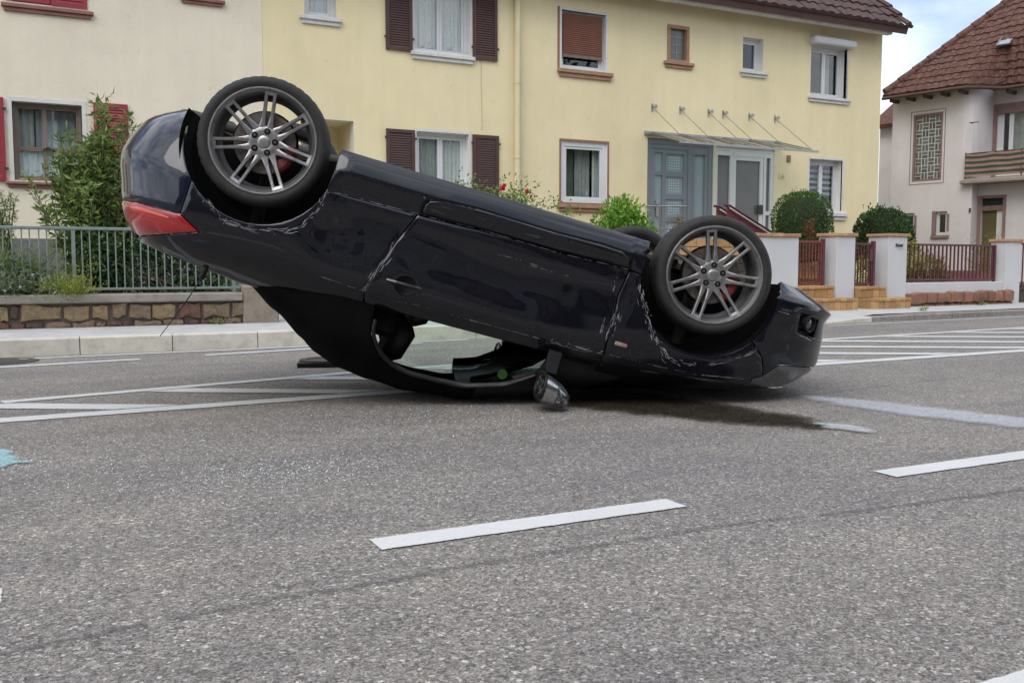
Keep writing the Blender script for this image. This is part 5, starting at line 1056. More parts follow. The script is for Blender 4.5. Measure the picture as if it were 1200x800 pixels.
def wheel(x, sg, steer=0.0, spin=0.0):
    base = Matrix.Translation((x, .905 * sg, .33)) @ Matrix.Rotation(steer, 4, 'Z') @ (Matrix.Identity(4) if sg > 0 else Matrix.Rotation(math.pi, 4, 'Z'))
    w = link('wheel', ME_rim, car); w.matrix_local = base @ Matrix.Rotation(spin, 4, 'Y')
    for n, me in (('tyre', ME_tyre), ('rim_barrel', ME_barrel), ('rim_lip', ME_lip), ('hub_cap', ME_cap)): link(n, me, w)
    for k in range(5):
        a = math.pi / 2 + .35 + 2 * math.pi * k / 5; loc = (.056 * math.cos(a), 0, .056 * math.sin(a))
        link('bolt_hole_shade', ME_holeshade, w, loc=loc); link('wheel_bolt', ME_bolt, w, loc=loc)
    for n, me in (('brake_disc', ME_disc), ('brake_shield', ME_shield), ('brake_caliper', ME_cal)):
        o = link(n, me, car); o.matrix_local = base
wheel(-1.234, 1, 0, R(-20)); wheel(-1.234, -1); wheel(1.254, 1, R(5), R(-7)); wheel(1.234, -1)
# ------------------------------------------------------------------ left garden wall and railing
M_ochre = [mat('stone_ochre', (.225, .165, .092), .9, .45, 11, .012, 28, dirt=(.10, .065, .04, .85)), mat('stone_rust', (.125, .065, .045), .9, .45, 11, .012, 28, dirt=(.05, .035, .03, .8)), mat('stone_grey_brown', (.19, .138, .092), .9, .4, 11, .012, 28, dirt=(.08, .06, .045, .8)), mat('stone_dark', (.075, .05, .04), .9, .4, 11, .010, 30)]
M_mortar = mat('mortar', (.13, .105, .085), .95, .3, 8, .006, 50, dirt=(.06, .045, .035, .7))
M_conc = mat('concrete_cap', (.27, .245, .21), .9, .2, 4, .003, 70, dirt=(.16, .13, .10, .6))
M_rail = mat('railing_grey_green', (.20, .245, .23), .55, .2, 9, metal=.2, dirt=(.12, .12, .10, .5))
GW = thing('garden_wall', 'low wall of ochre and rust stones under a concrete cap', 'wall', (0, 10.66, 0))
MB().box((-6, .03, .0), (2.0, .34, .389)).build('wall_core', M_mortar, GW)
b = MB(); b.box((-6, -.03, .390), (-2.2, .36, .482), bev=.012); b.box((-2.19, -.03, .390), (2.0, .36, .482), bev=.012); b.build('coping', M_conc, GW)
def rough_stone(x0, x1, z0, z1, y0, m, parent, depth=.12, seed=0, name='stone', jit=.020):
    """a roughly squared stone: chamfered block with uneven corners and a bulging face"""
    rr = random.Random(seed); j = lambda s=jit: rr.uniform(-s, s); cx, cz_ = (x0 + x1) / 2, (z0 + z1) / 2; ring = []
    n = 3
    top = [(lerp(x0, x1, i / n), z1 + j()) for i in range(n + 1)]; bot = [(lerp(x1, x0, i / n), z0 + j()) for i in range(n + 1)]
    out_ = [(x + j(.6 * jit), z) for x, z in bot[::-1]] + [(x + j(.6 * jit), z) for x, z in top[::-1]]; k = len(out_)
    V = [(x, y0 + depth, z) for x, z in out_] + [(x, y0 + .022 + j(.005), z) for x, z in out_] + [(lerp(x, cx, .10), y0 + j(.006), lerp(z, cz_, .16)) for x, z in out_] + [(cx + j(), y0 - .010 + j(.008), cz_ + j())]
    F = [(a * k + i, a * k + (i + 1) % k, (a + 1) * k + (i + 1) % k, (a + 1) * k + i) for a in range(2) for i in range(k)] + [(2 * k + i, 2 * k + (i + 1) % k, 3 * k) for i in range(k)]
    b = MB(); b.add(V, F); return b.build(name, m, parent, 38)
px2x = lambda p: -.376 + (p / 327.0) * 2.792 + .10 * (p / 327.0) * (p / 327.0 - 1)
cuts = [(0, 10.5, 0), (11.5, 20, 3), (20.8, 69, 0), (70, 99, 0), (100, 121.5, 0), (123, 142.5, 2), (143.5, 169.5, 2), (171, 200, 0), (201.5, 230, 1), (231, 265, 2), (266, 285.5, 2)]
for i, (a, c, k) in enumerate(cuts): rough_stone(px2x(a) + .006, px2x(c) - .006, .215 if i not in (1, 5) else .235, .378 - (.012 if i % 3 == 0 else 0), 0.0, M_ochre[k], GW, seed=i, jit=.024)
x = -.376
while x > -5.8: w = rnd.uniform(.16, .4); rough_stone(x - w + .006, x - .006, .215, .372, 0.0, M_ochre[rnd.choice((0, 0, 1, 2))], GW, seed=int(-x * 97)); x -= w
x = 1.98; k = 50
while x > -3: w = rnd.uniform(.10, .30); rough_stone(x - w + .005, x - .005, .135, .195 + rnd.uniform(-.01, .008), .005, M_ochre[rnd.choice((2, 2, 1, 3))], GW, seed=k); x -= w; k += 1
b = MB(); b.box((2.005, -.02, .0), (2.40, .45, .56), bev=.02); b.build('pier', mat('pier_concrete', (.25, .21, .165), .92, .25, 5, .008, 30, dirt=(.14, .11, .08, .6)), GW)
FE = thing('railing', 'grey-green metal railing standing on the stone garden wall', 'railing', (0, 10.78, 0))
b = MB(); b.box((-5.5, -.02, 1.145), (2.0, .02, 1.178), bev=.006); b.build('top_rail', M_rail, FE); b = MB(); b.box((-5.5, -.018, .520), (2.0, .018, .546), bev=.004); b.build('bottom_rail', M_rail, FE)
me = MB().tube([(0, 0, .545), (0, 0, 1.146)], .0075, 6); me_bar = part_mesh(me, M_rail); me_post = part_mesh(MB().box((-.018, -.017, .47), (.018, .017, 1.146)), M_rail)
for i in range(52): 
    x = 1.93 - i * .0805
    if i % 20 == 0: link('post', me_post, FE, loc=(x, 0, 0))
    else: link('bar', me_bar, FE, loc=(x, 0, 0), rot=(rnd.uniform(-.006, .006), rnd.uniform(-.008, .008), 0))

# ------------------------------------------------------------------ right garden walls, gates, steps (line turned by 3 degrees)
RA = R(3.05); RO = (12.689, 10.884, 0)
M_wwall = mat('wall_white', (.555, .555, .56), .9, .05, 1.5, .002, 70, world=True, dirt=(.52, .51, .49, .45))
M_cope = mat('coping_brick', (.43, .25, .135), .85, .2, 6, .002, 60, objvar=.15)
M_step = mat('step_brick', (.42, .245, .105), .85, .2, 7, .002, 60, objvar=.22, dirt=(.30, .18, .07, .6))
M_sand = mat('sandstone_red', (.225, .112, .068), .9, .25, 8, .006, 40, objvar=.18, dirt=(.11, .06, .045, .8))
M_gate = mat('gate_red_brown', (.095, .022, .030), .5, .2, 9, dirt=(.10, .03, .03, .4))
M_gate2 = mat('gate_rust_red', (.15, .042, .032), .55, .2, 9, dirt=(.14, .05, .03, .5))
lx = lambda X: (X - RO[0]) / math.cos(RA)
def rthing(n, l, c, X=None, g=None): return thing(n, l, c, RO, RA, g)
def coping(parent, x0, x1, y0, y1, z, step=.12, h=.05):
    n = max(1, round((x1 - x0) / step)); rr = random.Random(int(x0 * 100))
    for i in range(n):
        b = MB(); a, c = lerp(x0, x1, i / n), lerp(x0, x1, (i + 1) / n); b.box((a + .002, y0 + rr.uniform(-.004, .004), z), (c - .002, y1, z + h + rr.uniform(-.004, .004)), bev=.006); b.build('brick', M_cope, parent)
def pillar(label, X0, X1, z, d=.36, y=0.0, group='white gate pillars along the pavement'):
    t = rthing('gate_pillar', label, 'pillar', g=group); a, c = lx(X0), lx(X1); b = MB(); b.box((a, y, .02), (c, y + d, z - .05), bev=.006); b.build('shaft', M_wwall, t); coping(t, a - .03, c + .03, y - .03, y + d + .03, z - .049); return t
pillar('white rendered pillar with brick coping between the two small gates', 11.04, 11.46, 1.285); p2 = pillar('white pillar with brick coping and a dark letter slot', 12.238, 12.689, 1.30, .40); pillar('white pillar with brick coping at the far right end of the fence', 15.351, 15.78, 1.252, .30)
b = MB(); a = lx(12.40); b.box((a, -.012, 1.09), (a + .17, .0, 1.135), bev=.004); o = b.build('letter_slot', M_iron, p2); b = MB(); b.prism([(a + .02, -.012, 1.10), (a + .16, -.012, 1.12), (a + .16, -.05, 1.135), (a + .02, -.05, 1.115)], (0, .004, .012)); b.build('flap', M_steel, o)
t = rthing('white_wall', 'white rendered wall with brick coping just right of the front wheel', 'wall'); b = MB(); b.box((lx(9.30), 0, .02), (lx(10.225), .30, 1.205), bev=.006); b.build('wall_body', M_wwall, t); coping(t, lx(9.28), lx(10.25), -.03, .33, 1.206)
M_shadebrick = mat('brick_shade_dark', (.05, .036, .028), .9, .3, 6, .002, 60, objvar=.3)  # lower courses coloured near black for the shade behind the wheel
t = rthing('brick_wall', 'tan brick wall seen through the spokes of the front wheel', 'wall')
for k in range(9):
    for i in range(9):
        a = lx(7.42) + i * .205 + (k % 2) * .10; 
        if a + .20 > lx(9.29): continue
        z = .10 + k * .118; b = MB(); b.box((a, rnd.uniform(-.004, .004), z), (a + .197, .20, z + .11), bev=.006); b.build('brick', M_step if k >= 7 else M_shadebrick, t)
MB().box((lx(7.42), .02, .05), (lx(9.29), .19, 1.15)).build('mortar', M_mortar, t)
t = rthing('white_wall', 'low white wall carrying the dark red fence, red sandstone blocks along its foot', 'wall'); b = MB(); b.box((lx(12.69), .04, .02), (lx(15.351), .30, .50), bev=.006); b.build('wall_body', M_wwall, t)
e = [lx(12.70) + (v - 135) / (870 - 135) * 2.80 for v in (135, 245, 312, 403, 495, 560, 607, 675, 722, 790, 870)]
for i in range(len(e) - 1): rough_stone(e[i] + .006, e[i + 1] - .006, .155, .335 + .012 * math.sin(i * 2.2), -.10, M_sand, t, .15, seed=200 + i, jit=.020)
e = [lx(12.72) + v for v in (0, .27, .62, .98, 1.30, 1.75, 2.1, 2.45, 2.76)]
for i in range(len(e) - 1): rough_stone(e[i] + .006, e[i + 1] - .006, .085, .142, -.08, M_sand, t, .12, seed=300 + i, jit=.015)
def bars(t, x0, x1, z0, z1, y, step, m, r=.0085, name='bar'):
    me = part_mesh(MB().box((-r, -r, z0), (r, r, z1)), m); n = int((x1 - x0) / step)
    for i in range(n + 1): link(name, me, t, loc=(lerp(x0, x1, (i + .5) / (n + 1)), y, 0))
t = rthing('metal_fence', 'dark red metal fence on the low white wall between two pillars', 'fence'); a, c = lx(12.70), lx(15.22)
b = MB(); b.box((a, .13, 1.115), (c, .17, 1.15), bev=.005); b.build('top_rail', M_gate, t); b = MB(); b.box((a, .13, .525), (c, .17, .56), bev=.005); b.build('bottom_rail', M_gate, t); b = MB(); b.box((c - .005, .125, .50), (c + .04, .175, 1.152), bev=.004); b.build('post', M_gate, t)
bars(t, a, c, .56, 1.116, .15, .108, M_gate, .011)
def gate(label, X0, X1, z0, z1, m, y=.10, step=.075, lock=False):
    t = rthing('garden_gate', label, 'gate', g='dark red garden gates along the pavement'); a, c = lx(X0), lx(X1); b = MB(); frame_box(b, a, z0, c, z1, .035, y, y + .035); b.build('gate_frame', m, t); bars(t, a + .035, c - .035, z0 + .034, z1 - .034, y + .017, step, m, .008)
    b = MB(); b.box((c - .004, y - .015, z0 - .05), (c + .05, y + .05, z1 + .03), bev=.004); b.build('gate_post', M_gate, t)
    if lock: b = MB(); b.box((c - .09, y - .02, z1 - .30), (c - .02, y - .002, z1 - .10), bev=.006); b.build('lock_box', M_gate, t)
    return t
gate('small rust red garden gate above brick steps next to the white wall', 10.235, 10.84, .48, 1.165, M_gate2); gate('small dark red garden gate with lock box between two white pillars', 11.47, 11.99, .475, 1.145, M_gate, lock=True)
t = rthing('garden_gate', 'dark red gate cut off by the right edge of the photo', 'gate', g='dark red garden gates along the pavement'); b = MB(); frame_box(b, lx(15.84), .35, lx(17.4), 1.20, .04, .10, .14); b.build('gate_frame', M_gate, t); bars(t, lx(15.88), lx(17.36), .39, 1.16, .12, .11, M_gate, .009)
def steps(label, rows, w=.135):
    t = rthing('brick_steps', label, 'steps', g='tan brick garden steps')
    for X0, X1, y0, y1, z0, z1 in rows:
        a, c = lx(X0), lx(X1); n = max(1, round((c - a) / w)); MB().box((a + .01, y0 + .012, z0 + .002), (c - .01, y1, z1 - .006)).build('core', M_step, t)
        for i in range(n):
            p, q = lerp(a, c, i / n), lerp(a, c, (i + 1) / n); b = MB(); b.box((p + .003, y0 + rnd.uniform(-.003, .003), z0 + .001), (q - .003, y0 + .06, z1 - .052), bev=.005); b.build('brick', M_step, t)
            b = MB(); b.box((p + .003, y0 - .012 + rnd.uniform(-.003, .003), z1 - .049), (q - .003, y0 + .24, z1 + rnd.uniform(-.002, .002)), bev=.006); b.build('brick', M_step, t)
    return t
steps('two tan brick steps below the rust red gate', [(10.10, 11.13, -.36, .0, .07, .29), (10.20, 10.90, -.10, .3, .29, .475)]); steps('two tan brick steps below the dark red gate between pillars', [(11.475, 12.36, -.36, .0, .07, .275), (11.475, 12.08, -.10, .3, .275, .455)])
steps('tan brick steps climbing behind the rust red gate', [(10.7, 11.9, .75, 1.05, .43, .60), (10.7, 11.75, 1.05, 1.35, .60, .76), (10.7, 11.5, 1.35, 1.7, .76, .92)])
# railings by the doors
t = thing('stair_railing', 'red sloping stair railing in front of the white entrance', 'railing', (0, 12.9, 0))
for y, m_ in ((0, 'side_panel'), (.28, 'side_panel')): b = MB(); b.prism([(10.62, y, 1.80), (10.62, y, 1.45), (11.75, y, .95), (11.85, y, 1.24)], (0, .02, 0)); b.build(m_, mat('railing_red', (.15, .032, .038), .5, .15, 8), t)
for y in (0, .28): b = MB(); b.tube([(10.55, y - .01, 1.815), (10.66, y - .01, 1.815), (11.86, y - .01, 1.255)], .022, 8); b.build('hand_rail', M_gate, t, 50); b = MB(); b.tube([(10.66, y - .035, 1.76), (11.86, y - .035, 1.20)], .012, 6); b.build('light_strip', M_sillw, t)
t = thing('handrail', 'thin grey metal handrail in front of the grey door', 'railing', (0, 13.1, 0))
for x in (9.35, 9.78): b = MB(); b.tube([(x, 0, .95), (x, 0, 1.79)], .014, 6); b.build('post', M_steel, t)
b = MB(); b.tube([(9.05, 0, 1.77), (9.9, 0, 1.79)], .014, 6); b.tube([(9.05, 0, 1.4), (9.9, 0, 1.4)], .01, 6); b.build('rail', M_steel, t)
b = MB(); b.box((lx(16.7), 2.4, .2), (lx(18.6), 2.7, .68)); o = b.build('red_wall', mat('terrace_red', (.20, .075, .07), .85, .15, 4), None, label='low dull red terrace wall behind the dark red fence', cat='wall'); o.location = RO; o.rotation_euler = (0, 0, RA)

# ------------------------------------------------------------------ plants
def leaf_mat(name, c0, c1, rough=.55, tr=.3):
    m, nt, p = new_mat(name); at = nd(nt, 'ShaderNodeAttribute', attribute_name='tone'); c = ramp(nt, at.outputs['Fac'], [(0, c0), (.6, tuple((a + b_) / 2 for a, b_ in zip(c0, c1))), (1, c1)]); nt.links.new(c, p.inputs['Base Color'])
    p.inputs['Roughness'].default_value = rough; p.inputs['Specular IOR Level'].default_value = .4; p.inputs['Transmission Weight'].default_value = 0
    o = nt.nodes['Material Output']; t = nt.nodes.new('ShaderNodeBsdfTranslucent'); nt.links.new(c, t.inputs['Color']); mx = nt.nodes.new('ShaderNodeMixShader'); mx.inputs[0].default_value = tr
    nt.links.new(p.outputs[0], mx.inputs[1]); nt.links.new(t.outputs[0], mx.inputs[2]); nt.links.new(mx.outputs[0], o.inputs['Surface']); return m
L_mid = leaf_mat('leaf_mid_green', (.075, .125, .030), (.29, .39, .11)); L_bright = leaf_mat('leaf_bright_green', (0.078, 0.202, 0.019), (0.310, 0.527, 0.070), .4); L_dark = leaf_mat('leaf_dark_green', (0.022, 0.053, 0.019), (0.093, 0.178, 0.050), .4); L_hedge = leaf_mat('leaf_hedge', (0.034, 0.085, 0.019), (0.132, 0.240, 0.054), .45)
L_grey = leaf_mat('leaf_grey_green', (0.093, 0.132, 0.078), (0.310, 0.357, 0.232)); L_yel = leaf_mat('leaf_yellow_green', (0.155, 0.202, 0.031), (0.465, 0.512, 0.093)); L_olive = leaf_mat('leaf_olive', (0.109, 0.101, 0.031), (0.310, 0.279, 0.093)); L_rust = leaf_mat('leaf_rust', (.10, .035, .015), (.26, .10, .04)); P_white = leaf_mat('petal_white', (.55, .55, .48), (.85, .84, .78), .6, .2); P_red = leaf_mat('petal_red', (.45, .012, .02), (.75, .03, .04), .5, .2); M_stem = mat('woody_stem', (.09, .07, .045), .9, .3, 12)
def leaves(name, pts, m, parent, ln, wd, seed=0, up=.3, curl=.25):
    """pts: (position, outward direction, tone); each leaf is a folded blade of four triangles"""
    rr = np.random.RandomState(seed); n = len(pts); P = np.array([p[0] for p in pts], float); D = np.array([p[1] for p in pts], float); T = np.array([p[2] for p in pts], float)
    d = D + rr.normal(0, .55, (n, 3)); d[:, 2] += up; d /= np.linalg.norm(d, axis=1)[:, None]; q = rr.normal(0, 1, (n, 3)); s = np.cross(d, q); s /= np.linalg.norm(s, axis=1)[:, None]; nn = np.cross(s, d)
    L = (ln * rr.uniform(.6, 1.25, n))[:, None]; Wd = (wd * rr.uniform(.7, 1.2, n))[:, None] * .5
    mid = P + d * L * .5 + nn * L * .08; V = np.stack([P, mid + s * Wd - nn * Wd * .3, mid, mid - s * Wd - nn * Wd * .3, P + d * L - nn * L * curl], 1).reshape(-1, 3)
    base = np.arange(n)[:, None] * 5; F = np.concatenate([base + np.array([0, 1, 2]), base + np.array([1, 4, 2]), base + np.array([0, 2, 3]), base + np.array([2, 4, 3])], 1).reshape(-1, 3)
    me = bpy.data.meshes.new(name); me.vertices.add(len(V)); me.vertices.foreach_set('co', V.ravel()); me.loops.add(len(F) * 3); me.loops.foreach_set('vertex_index', F.ravel()); me.polygons.add(len(F)); me.polygons.foreach_set('loop_start', np.arange(0, len(F) * 3, 3)); me.polygons.foreach_set('loop_total', np.full(len(F), 3)); me.update(calc_edges=True)
    me.materials.append(m); at = me.attributes.new('tone', 'FLOAT', 'POINT'); at.data.foreach_set('value', np.repeat(np.clip(T + rr.normal(0, .16, n), 0, 1), 5)); return link(name, me, parent)
def clumps(rr, n, per, shape, spread):
    o = []
    for _ in range(n):
        c = np.array(shape(rr)); tone = rr.uniform(.15, .85); ctr = c
        for _ in range(per): v = np.array([rr.gauss(0, 1), rr.gauss(0, 1), rr.gauss(0, .8)]); o.append((c + v * spread, v / max(1e-6, np.linalg.norm(v)), tone))
    return o
def ball_shape(rx, ry, rz, z0, lo=.5):
    """points in the outer part of a half-ball standing on z0"""
    def f(rr):
        v = np.array([rr.gauss(0, 1) for _ in range(3)]); v *= rr.uniform(lo, 1) / np.linalg.norm(v); return (v[0] * rx, v[1] * ry, z0 + abs(v[2]) * rz)
    return f
def plant(name, label, cat, base, group=None): return thing(name, label, cat, base, 0, group)
def stems(parent, tips, r=.012, bow=.15, seed=0, root=.08):
    rr = random.Random(seed); b = MB()
    for t in tips: a = (rr.gauss(0, root), rr.gauss(0, root), 0); m_ = [lerp(a[i], t[i], .5) + rr.gauss(0, bow * .3) for i in range(3)]; b.tube([a, m_, t], [r, r * .7, r * .3], 5)
    return b.build('stem', M_stem, parent)
# butterfly bush behind the railing: arching wands clothed in narrow leaves
def wand_bush(name, label, cat, base, tips, m, per, ln, wd, seed, spread=.05, start=.15, r=.012):
    t = plant(name, label, cat, base); rr = random.Random(seed); b = MB(); pts = []
    for tip in tips:
        a = Vector((rr.gauss(0, .10), rr.gauss(0, .08), 0)); tip = Vector(tip); mid = a.lerp(tip, .55) + Vector((rr.gauss(0, .05), rr.gauss(0, .05), .12 * tip.z * rr.random())); tone = rr.uniform(.25, .9); pl = [a.lerp(mid, s_).lerp(mid.lerp(tip, s_), s_) for s_ in [k / 8 for k in range(9)]]; b.tube(pl, [lerp(r, .003, k / 8) for k in range(9)], 5)
        for _ in range(int(per * tip.length)):
            s_ = rr.uniform(start, 1.0); q = a.lerp(mid, s_).lerp(mid.lerp(tip, s_), s_); v = Vector((rr.gauss(0, 1), rr.gauss(0, 1), rr.gauss(.2, .6))).normalized(); pts.append((tuple(q + v * rr.random() * spread), tuple(v), tone * (.6 + .4 * s_)))
    b.build('stem', M_stem, t, 60); leaves('foliage', pts, m, t, ln, wd, seed); return t
rr = random.Random(3)
tips = [(rr.gauss(.0, .22), rr.gauss(0, .18), rr.uniform(.8, 1.9)) for _ in range(60)] + [(.12 + rr.gauss(0, .10), rr.gauss(0, .1), rr.uniform(1.8, 2.25)) for _ in range(7)] + [(-.42 + rr.gauss(0, .12), rr.gauss(0, .12), rr.uniform(.9, 1.55)) for _ in range(18)] + [(.34 + rr.gauss(0, .12), rr.gauss(0, .12), rr.uniform(.8, 1.5)) for _ in range(18)]
wand_bush('butterfly_bush', 'tall loose green bush with narrow leaves behind the railing', 'bush', (.60, 11.5, .43), tips, L_mid, 62, .115, .030, 11)
tips = [(rr.gauss(0, .10), rr.gauss(0, .08), rr.uniform(.8, 1.2)) for _ in range(14)]
wand_bush('slender_shrub', 'slender upright shrub at the left edge in front of the cream house', 'shrub', (-.34, 11.2, .43), tips, L_mid, 90, .05, .014, 12, .02)
t = plant('evergreen_bush', 'dark leafy bush filling the space behind the railing beside the pier', 'bush', (1.2, 11.35, .43)); pts = clumps(rr, 330, 17, lambda r_: (r_.uniform(-.85, .80), r_.gauss(0, .16), r_.uniform(0, .78)), .05); leaves('foliage', pts, L_dark, t, .075, .03, 13); stems(t, [(rr.uniform(-.8, .8), rr.gauss(0, .1), rr.uniform(.4, .75)) for _ in range(24)], seed=2, root=.3)
t = plant('herb_clump', 'grey-green herbs with small white flowers on the wall top', 'plant', (-.12, 10.76, .47)); pts = clumps(rr, 130, 15, lambda r_: (r_.gauss(-.1, .28), r_.gauss(0, .10), abs(r_.gauss(0, .17))), .045); leaves('foliage', pts, L_grey, t, .065, .014, 14, .9)
fl = []
for q in ((-.20, -.16, .06), (-.06, -.17, .10), (.14, -.12, .17), (.20, -.10, .20), (.05, -.13, .22), (-.3, -.14, .09)):
    for k in range(7): a_ = 2 * math.pi * k / 7; fl.append((q, (math.cos(a_), -.5, math.sin(a_)), .7))
leaves('flower', fl, P_white, t, .022, .012, 3, 0.0, .05)
t = plant('sedge_tuft', 'grassy green tuft on the wall top at the left edge', 'plant', (-.28, 10.92, .46)); pts = clumps(rr, 130, 22, lambda r_: (r_.gauss(0.05, .26), r_.gauss(0, .08), abs(r_.gauss(.08, .13))), .05); leaves('foliage', pts, L_mid, t, .13, .010, 24, 1.2)
t = plant('cushion_plant', 'low yellow-green cushion plant at the foot of the railing', 'plant', (.26, 10.70, .482)); pts = clumps(rr, 110, 20, lambda r_: (r_.gauss(0, .12), r_.gauss(-.04, .05), abs(r_.gauss(0.02, .10))), .03); leaves('foliage', pts, L_yel, t, .035, .007, 15, .9)
t = plant('rose_bush', 'rose bush with red blooms showing above the upturned car', 'bush', (5.95, 12.6, .44)); pts = clumps(rr, 300, 14, lambda r_: (r_.gauss(0, .50), r_.gauss(0, .25), max(.1, 1.30 + r_.gauss(0, .16) - .0 - .25 * abs(r_.gauss(0, 1)) + 0)), .07); pts = [p for p in pts if p[0][2] < 1.80 - .50 * max(0, p[0][0] - .2) - .35 * max(0, -.3 - p[0][0])]; leaves('foliage', pts, L_mid, t, .06, .032, 16); stems(t, [(rr.gauss(0, .5), rr.gauss(0, .2), rr.uniform(.9, 1.45)) for _ in range(30)], seed=4, root=.2)
for q, s_ in (((.05, -.34, 1.46), .062), ((.46, -.30, 1.42), .045), ((.58, -.2, 1.36), .022)):
    b = [(q, (math.cos(a_) * .8, -.6 + .3 * math.sin(3 * a_), math.sin(a_) * .8), .5) for a_ in [2 * math.pi * k / 14 for k in range(14)]]; leaves('bloom', b, P_red, t, s_, s_ * .9, 5, 0, .5); MB().ball(q, s_ * .62, 8).build('bloom', mat('bloom_red', (.55, .016, .024), .6, .3, 40), t, True)
t = plant('bright_bush', 'rounded bright green bush below the brown framed window', 'bush', (8.28, 12.6, .44)); pts = clumps(rr, 620, 16, ball_shape(.58, .40, 1.26, .14), .055); leaves('foliage', pts, L_bright, t, .09, .042, 17, .7, .15); stems(t, [(rr.gauss(0, .25), rr.gauss(0, .2), rr.uniform(.5, 1.0)) for _ in range(16)], seed=5)
t = plant('small_conifer', 'small brownish plant beside the grey door', 'plant', (9.66, 13.0, .95)); pts = clumps(rr, 40, 14, lambda r_: (r_.gauss(0, .06), r_.gauss(0, .06), r_.uniform(.05, .72)), .035); leaves('foliage', pts, L_olive, t, .045, .014, 18, .6); stems(t, [(0, 0, .7)])
def hedge(name, label, cat, base, rx, ry, z0, z1, m, n, ln, wd, seed, sq=3.0, sprigs=14):
    t = plant(name, label, cat, base); rr = random.Random(seed); pts = []; cz_ = (z0 + z1) / 2; rz = (z1 - z0) / 2
    for _ in range(n):
        v = np.array([rr.gauss(0, 1) for _ in range(3)]); v /= (abs(v[0]) ** sq + abs(v[1]) ** sq + abs(v[2]) ** sq) ** (1 / sq); k = 1 - abs(rr.gauss(0, .055)) + .03 * math.sin(v[0] * 9 + seed) * math.cos(v[2] * 8); tone = .5 + .35 * noise.noise(Vector(v * 3.2 + seed)) + .2 * noise.noise(Vector(v * 9)); p = np.array([v[0] * rx, v[1] * ry, cz_ + v[2] * rz]) * np.array([k, k, 1]); p[2] = cz_ + v[2] * rz * k; pts.append((p, v, tone))
    for _ in range(sprigs): x = rr.uniform(-.8, .6) * rx; h = rr.uniform(.03, .10); [pts.append((np.array([x + rr.gauss(0, .008), rr.gauss(0, .1), z1 - .02 + h * k / 5]), np.array([rr.gauss(0, .3), 0, 1.0]), .8)) for k in range(6)]
    leaves('foliage', pts, m, t, ln, wd, seed); b = MB(); vs = []; fs = []; sg, rg = 20, 12
    for i in range(rg + 1):
        for k in range(sg):
            th, w = math.pi * i / rg, 2 * math.pi * k / sg; v = np.array([math.sin(th) * math.cos(w), math.sin(th) * math.sin(w), math.cos(th)]); v /= (abs(v[0]) ** sq + abs(v[1]) ** sq + abs(v[2]) ** sq) ** (1 / sq); vs.append((v[0] * rx * .86, v[1] * ry * .86, cz_ + v[2] * rz * .88))
    b.add(vs, [(i * sg + k, (i + 1) * sg + k, (i + 1) * sg + (k + 1) % sg, i * sg + (k + 1) % sg) for i in range(rg) for k in range(sg)]); b.build('twig_core', mat('twig_core_' + name, (.020, .030, .010), .95, .5, 14, .02, 40), t, True); return t
hedge('clipped_shrub', 'clipped rounded dark green shrub behind the rust red gate', 'shrub', (11.42, 11.95, .44), .45, .43, .40, 1.55, L_hedge, 8000, .036, .020, 31)
hedge('privet_hedge', 'wide leafy dark green hedge behind the white pillar with the letter slot', 'hedge', (13.66, 12.25, .44), .52, .42, .25, 1.34, L_dark, 5200, .058, .036, 32, 2.6, 8)
t = plant('rusty_conifer', 'withered rust brown conifer standing behind the rust red gate', 'plant', (10.72, 11.05, .44)); pts = clumps(rr, 60, 16, lambda r_: (lambda h_: (r_.gauss(0, .09 * (1.05 - h_)), r_.gauss(0, .08 * (1.05 - h_)), .35 + .68 * h_))(r_.random()), .028); leaves('foliage', pts, L_rust, t, .04, .012, 19, .3); stems(t, [(0, 0, 1.0)])
t = plant('yellow_shrub', 'yellow-green shrub seen through the dark red gate', 'shrub', (13.2, 12.1, .44)); pts = clumps(rr, 120, 15, lambda r_: (r_.gauss(0, .28), r_.gauss(0, .2), abs(r_.gauss(.25, .2))), .05); leaves('foliage', pts, L_yel, t, .06, .02, 20)
t = plant('spiky_shrub', 'olive brown spiky shrub behind the dark red fence', 'shrub', (14.15, 11.75, .42)); pts = clumps(rr, 260, 16, ball_shape(.50, .30, .50, .03, .3), .05); leaves('foliage', pts, L_olive, t, .11, .020, 21, .9, .1)
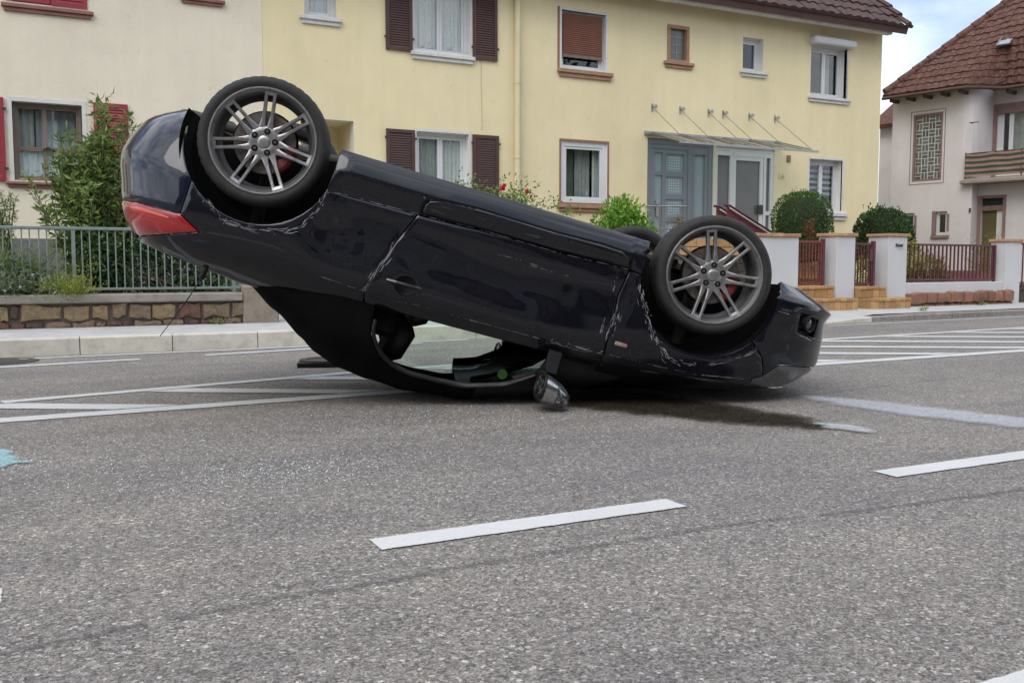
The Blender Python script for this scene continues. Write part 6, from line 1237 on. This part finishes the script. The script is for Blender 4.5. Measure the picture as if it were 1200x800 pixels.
t = plant('hydrangea', 'pale green shrub with one white bloom behind the fence', 'shrub', (13.62, 11.55, .42)); pts = clumps(rr, 70, 14, lambda r_: (r_.gauss(0, .16), r_.gauss(0, .12), abs(r_.gauss(.3, .2))), .05); leaves('foliage', pts, L_yel, t, .07, .04, 22); b = [((.06, -.25, .33), tuple(np.array([rr.gauss(0, 1) for _ in range(3)])), .6) for _ in range(60)]; leaves('bloom', b, P_white, t, .07, .04, 6, 0)
t = plant('potted_conifer', 'dark brown-green potted conifer by the door of the white house', 'plant', (17.0, 12.7, .25)); pts = clumps(rr, 90, 15, lambda r_: (r_.gauss(0, .14), r_.gauss(0, .14), .4 + abs(r_.gauss(.25, .2))), .04); leaves('foliage', pts, L_olive, t, .05, .014, 23, .5); MB().lathe([(.16, 0), (.20, .34), (.17, .34), (.15, .30), (.0005, .30)], 20, Matrix.Rotation(R(90), 4, 'X')).build('pot', mat('pot_terracotta', (.26, .12, .08), .85, .2, 8), t, 40)
for i, (x, y, lb) in enumerate(((1.75, 10.60, 'small weed at the foot of the stone wall near the pier'), (14.4, 10.78, 'small weed at the foot of the red sandstone blocks'), (11.9, 9.85, 'small weed growing in the kerb joint at the right'))):
    t = plant('weed', lb, 'weed', (x, y, .10 if x > 5 else .145), 'small weeds by the pavement'); pts = clumps(rr, 8, 9, lambda r_: (r_.gauss(0, .05), r_.gauss(0, .02), abs(r_.gauss(.02, .025))), .015); leaves('foliage', pts, L_mid, t, .045, .012, 40 + i, .8)
# trees across the street, mirrored in the windows
for i, (x, y, h, lb) in enumerate(((13.5, -10, 8.0, 'broad leafy tree across the street right of the brick house'), (20, -9, 9.0, 'tall leafy tree across the street farther right'))):
    t = plant('street_tree', lb, 'tree', (x, y, 0), 'street trees across the road'); pts = clumps(rr, 1100, 10, (lambda h_: lambda r_: (lambda v: (v[0] * 2.6, v[1] * 2.6, h_ * .62 + v[2] * h_ * .36))(np.array([r_.gauss(0, 1) for _ in range(3)]) / 1.7))(h), .3); leaves('crown', pts, L_dark, t, .42, .26, 50 + i); b = MB(); b.tube([(0, 0, 0), (.05, 0, h * .3), (.0, .1, h * .6)], [.22, .16, .06], 8); [b.tube([(.02, .02, h * .35), (1.4 * math.cos(a_), 1.4 * math.sin(a_), h * .62)], [.08, .02], 6) for a_ in (0, 1.3, 2.6, 3.9, 5.2)]; b.build('trunk', M_stem, t, 50)
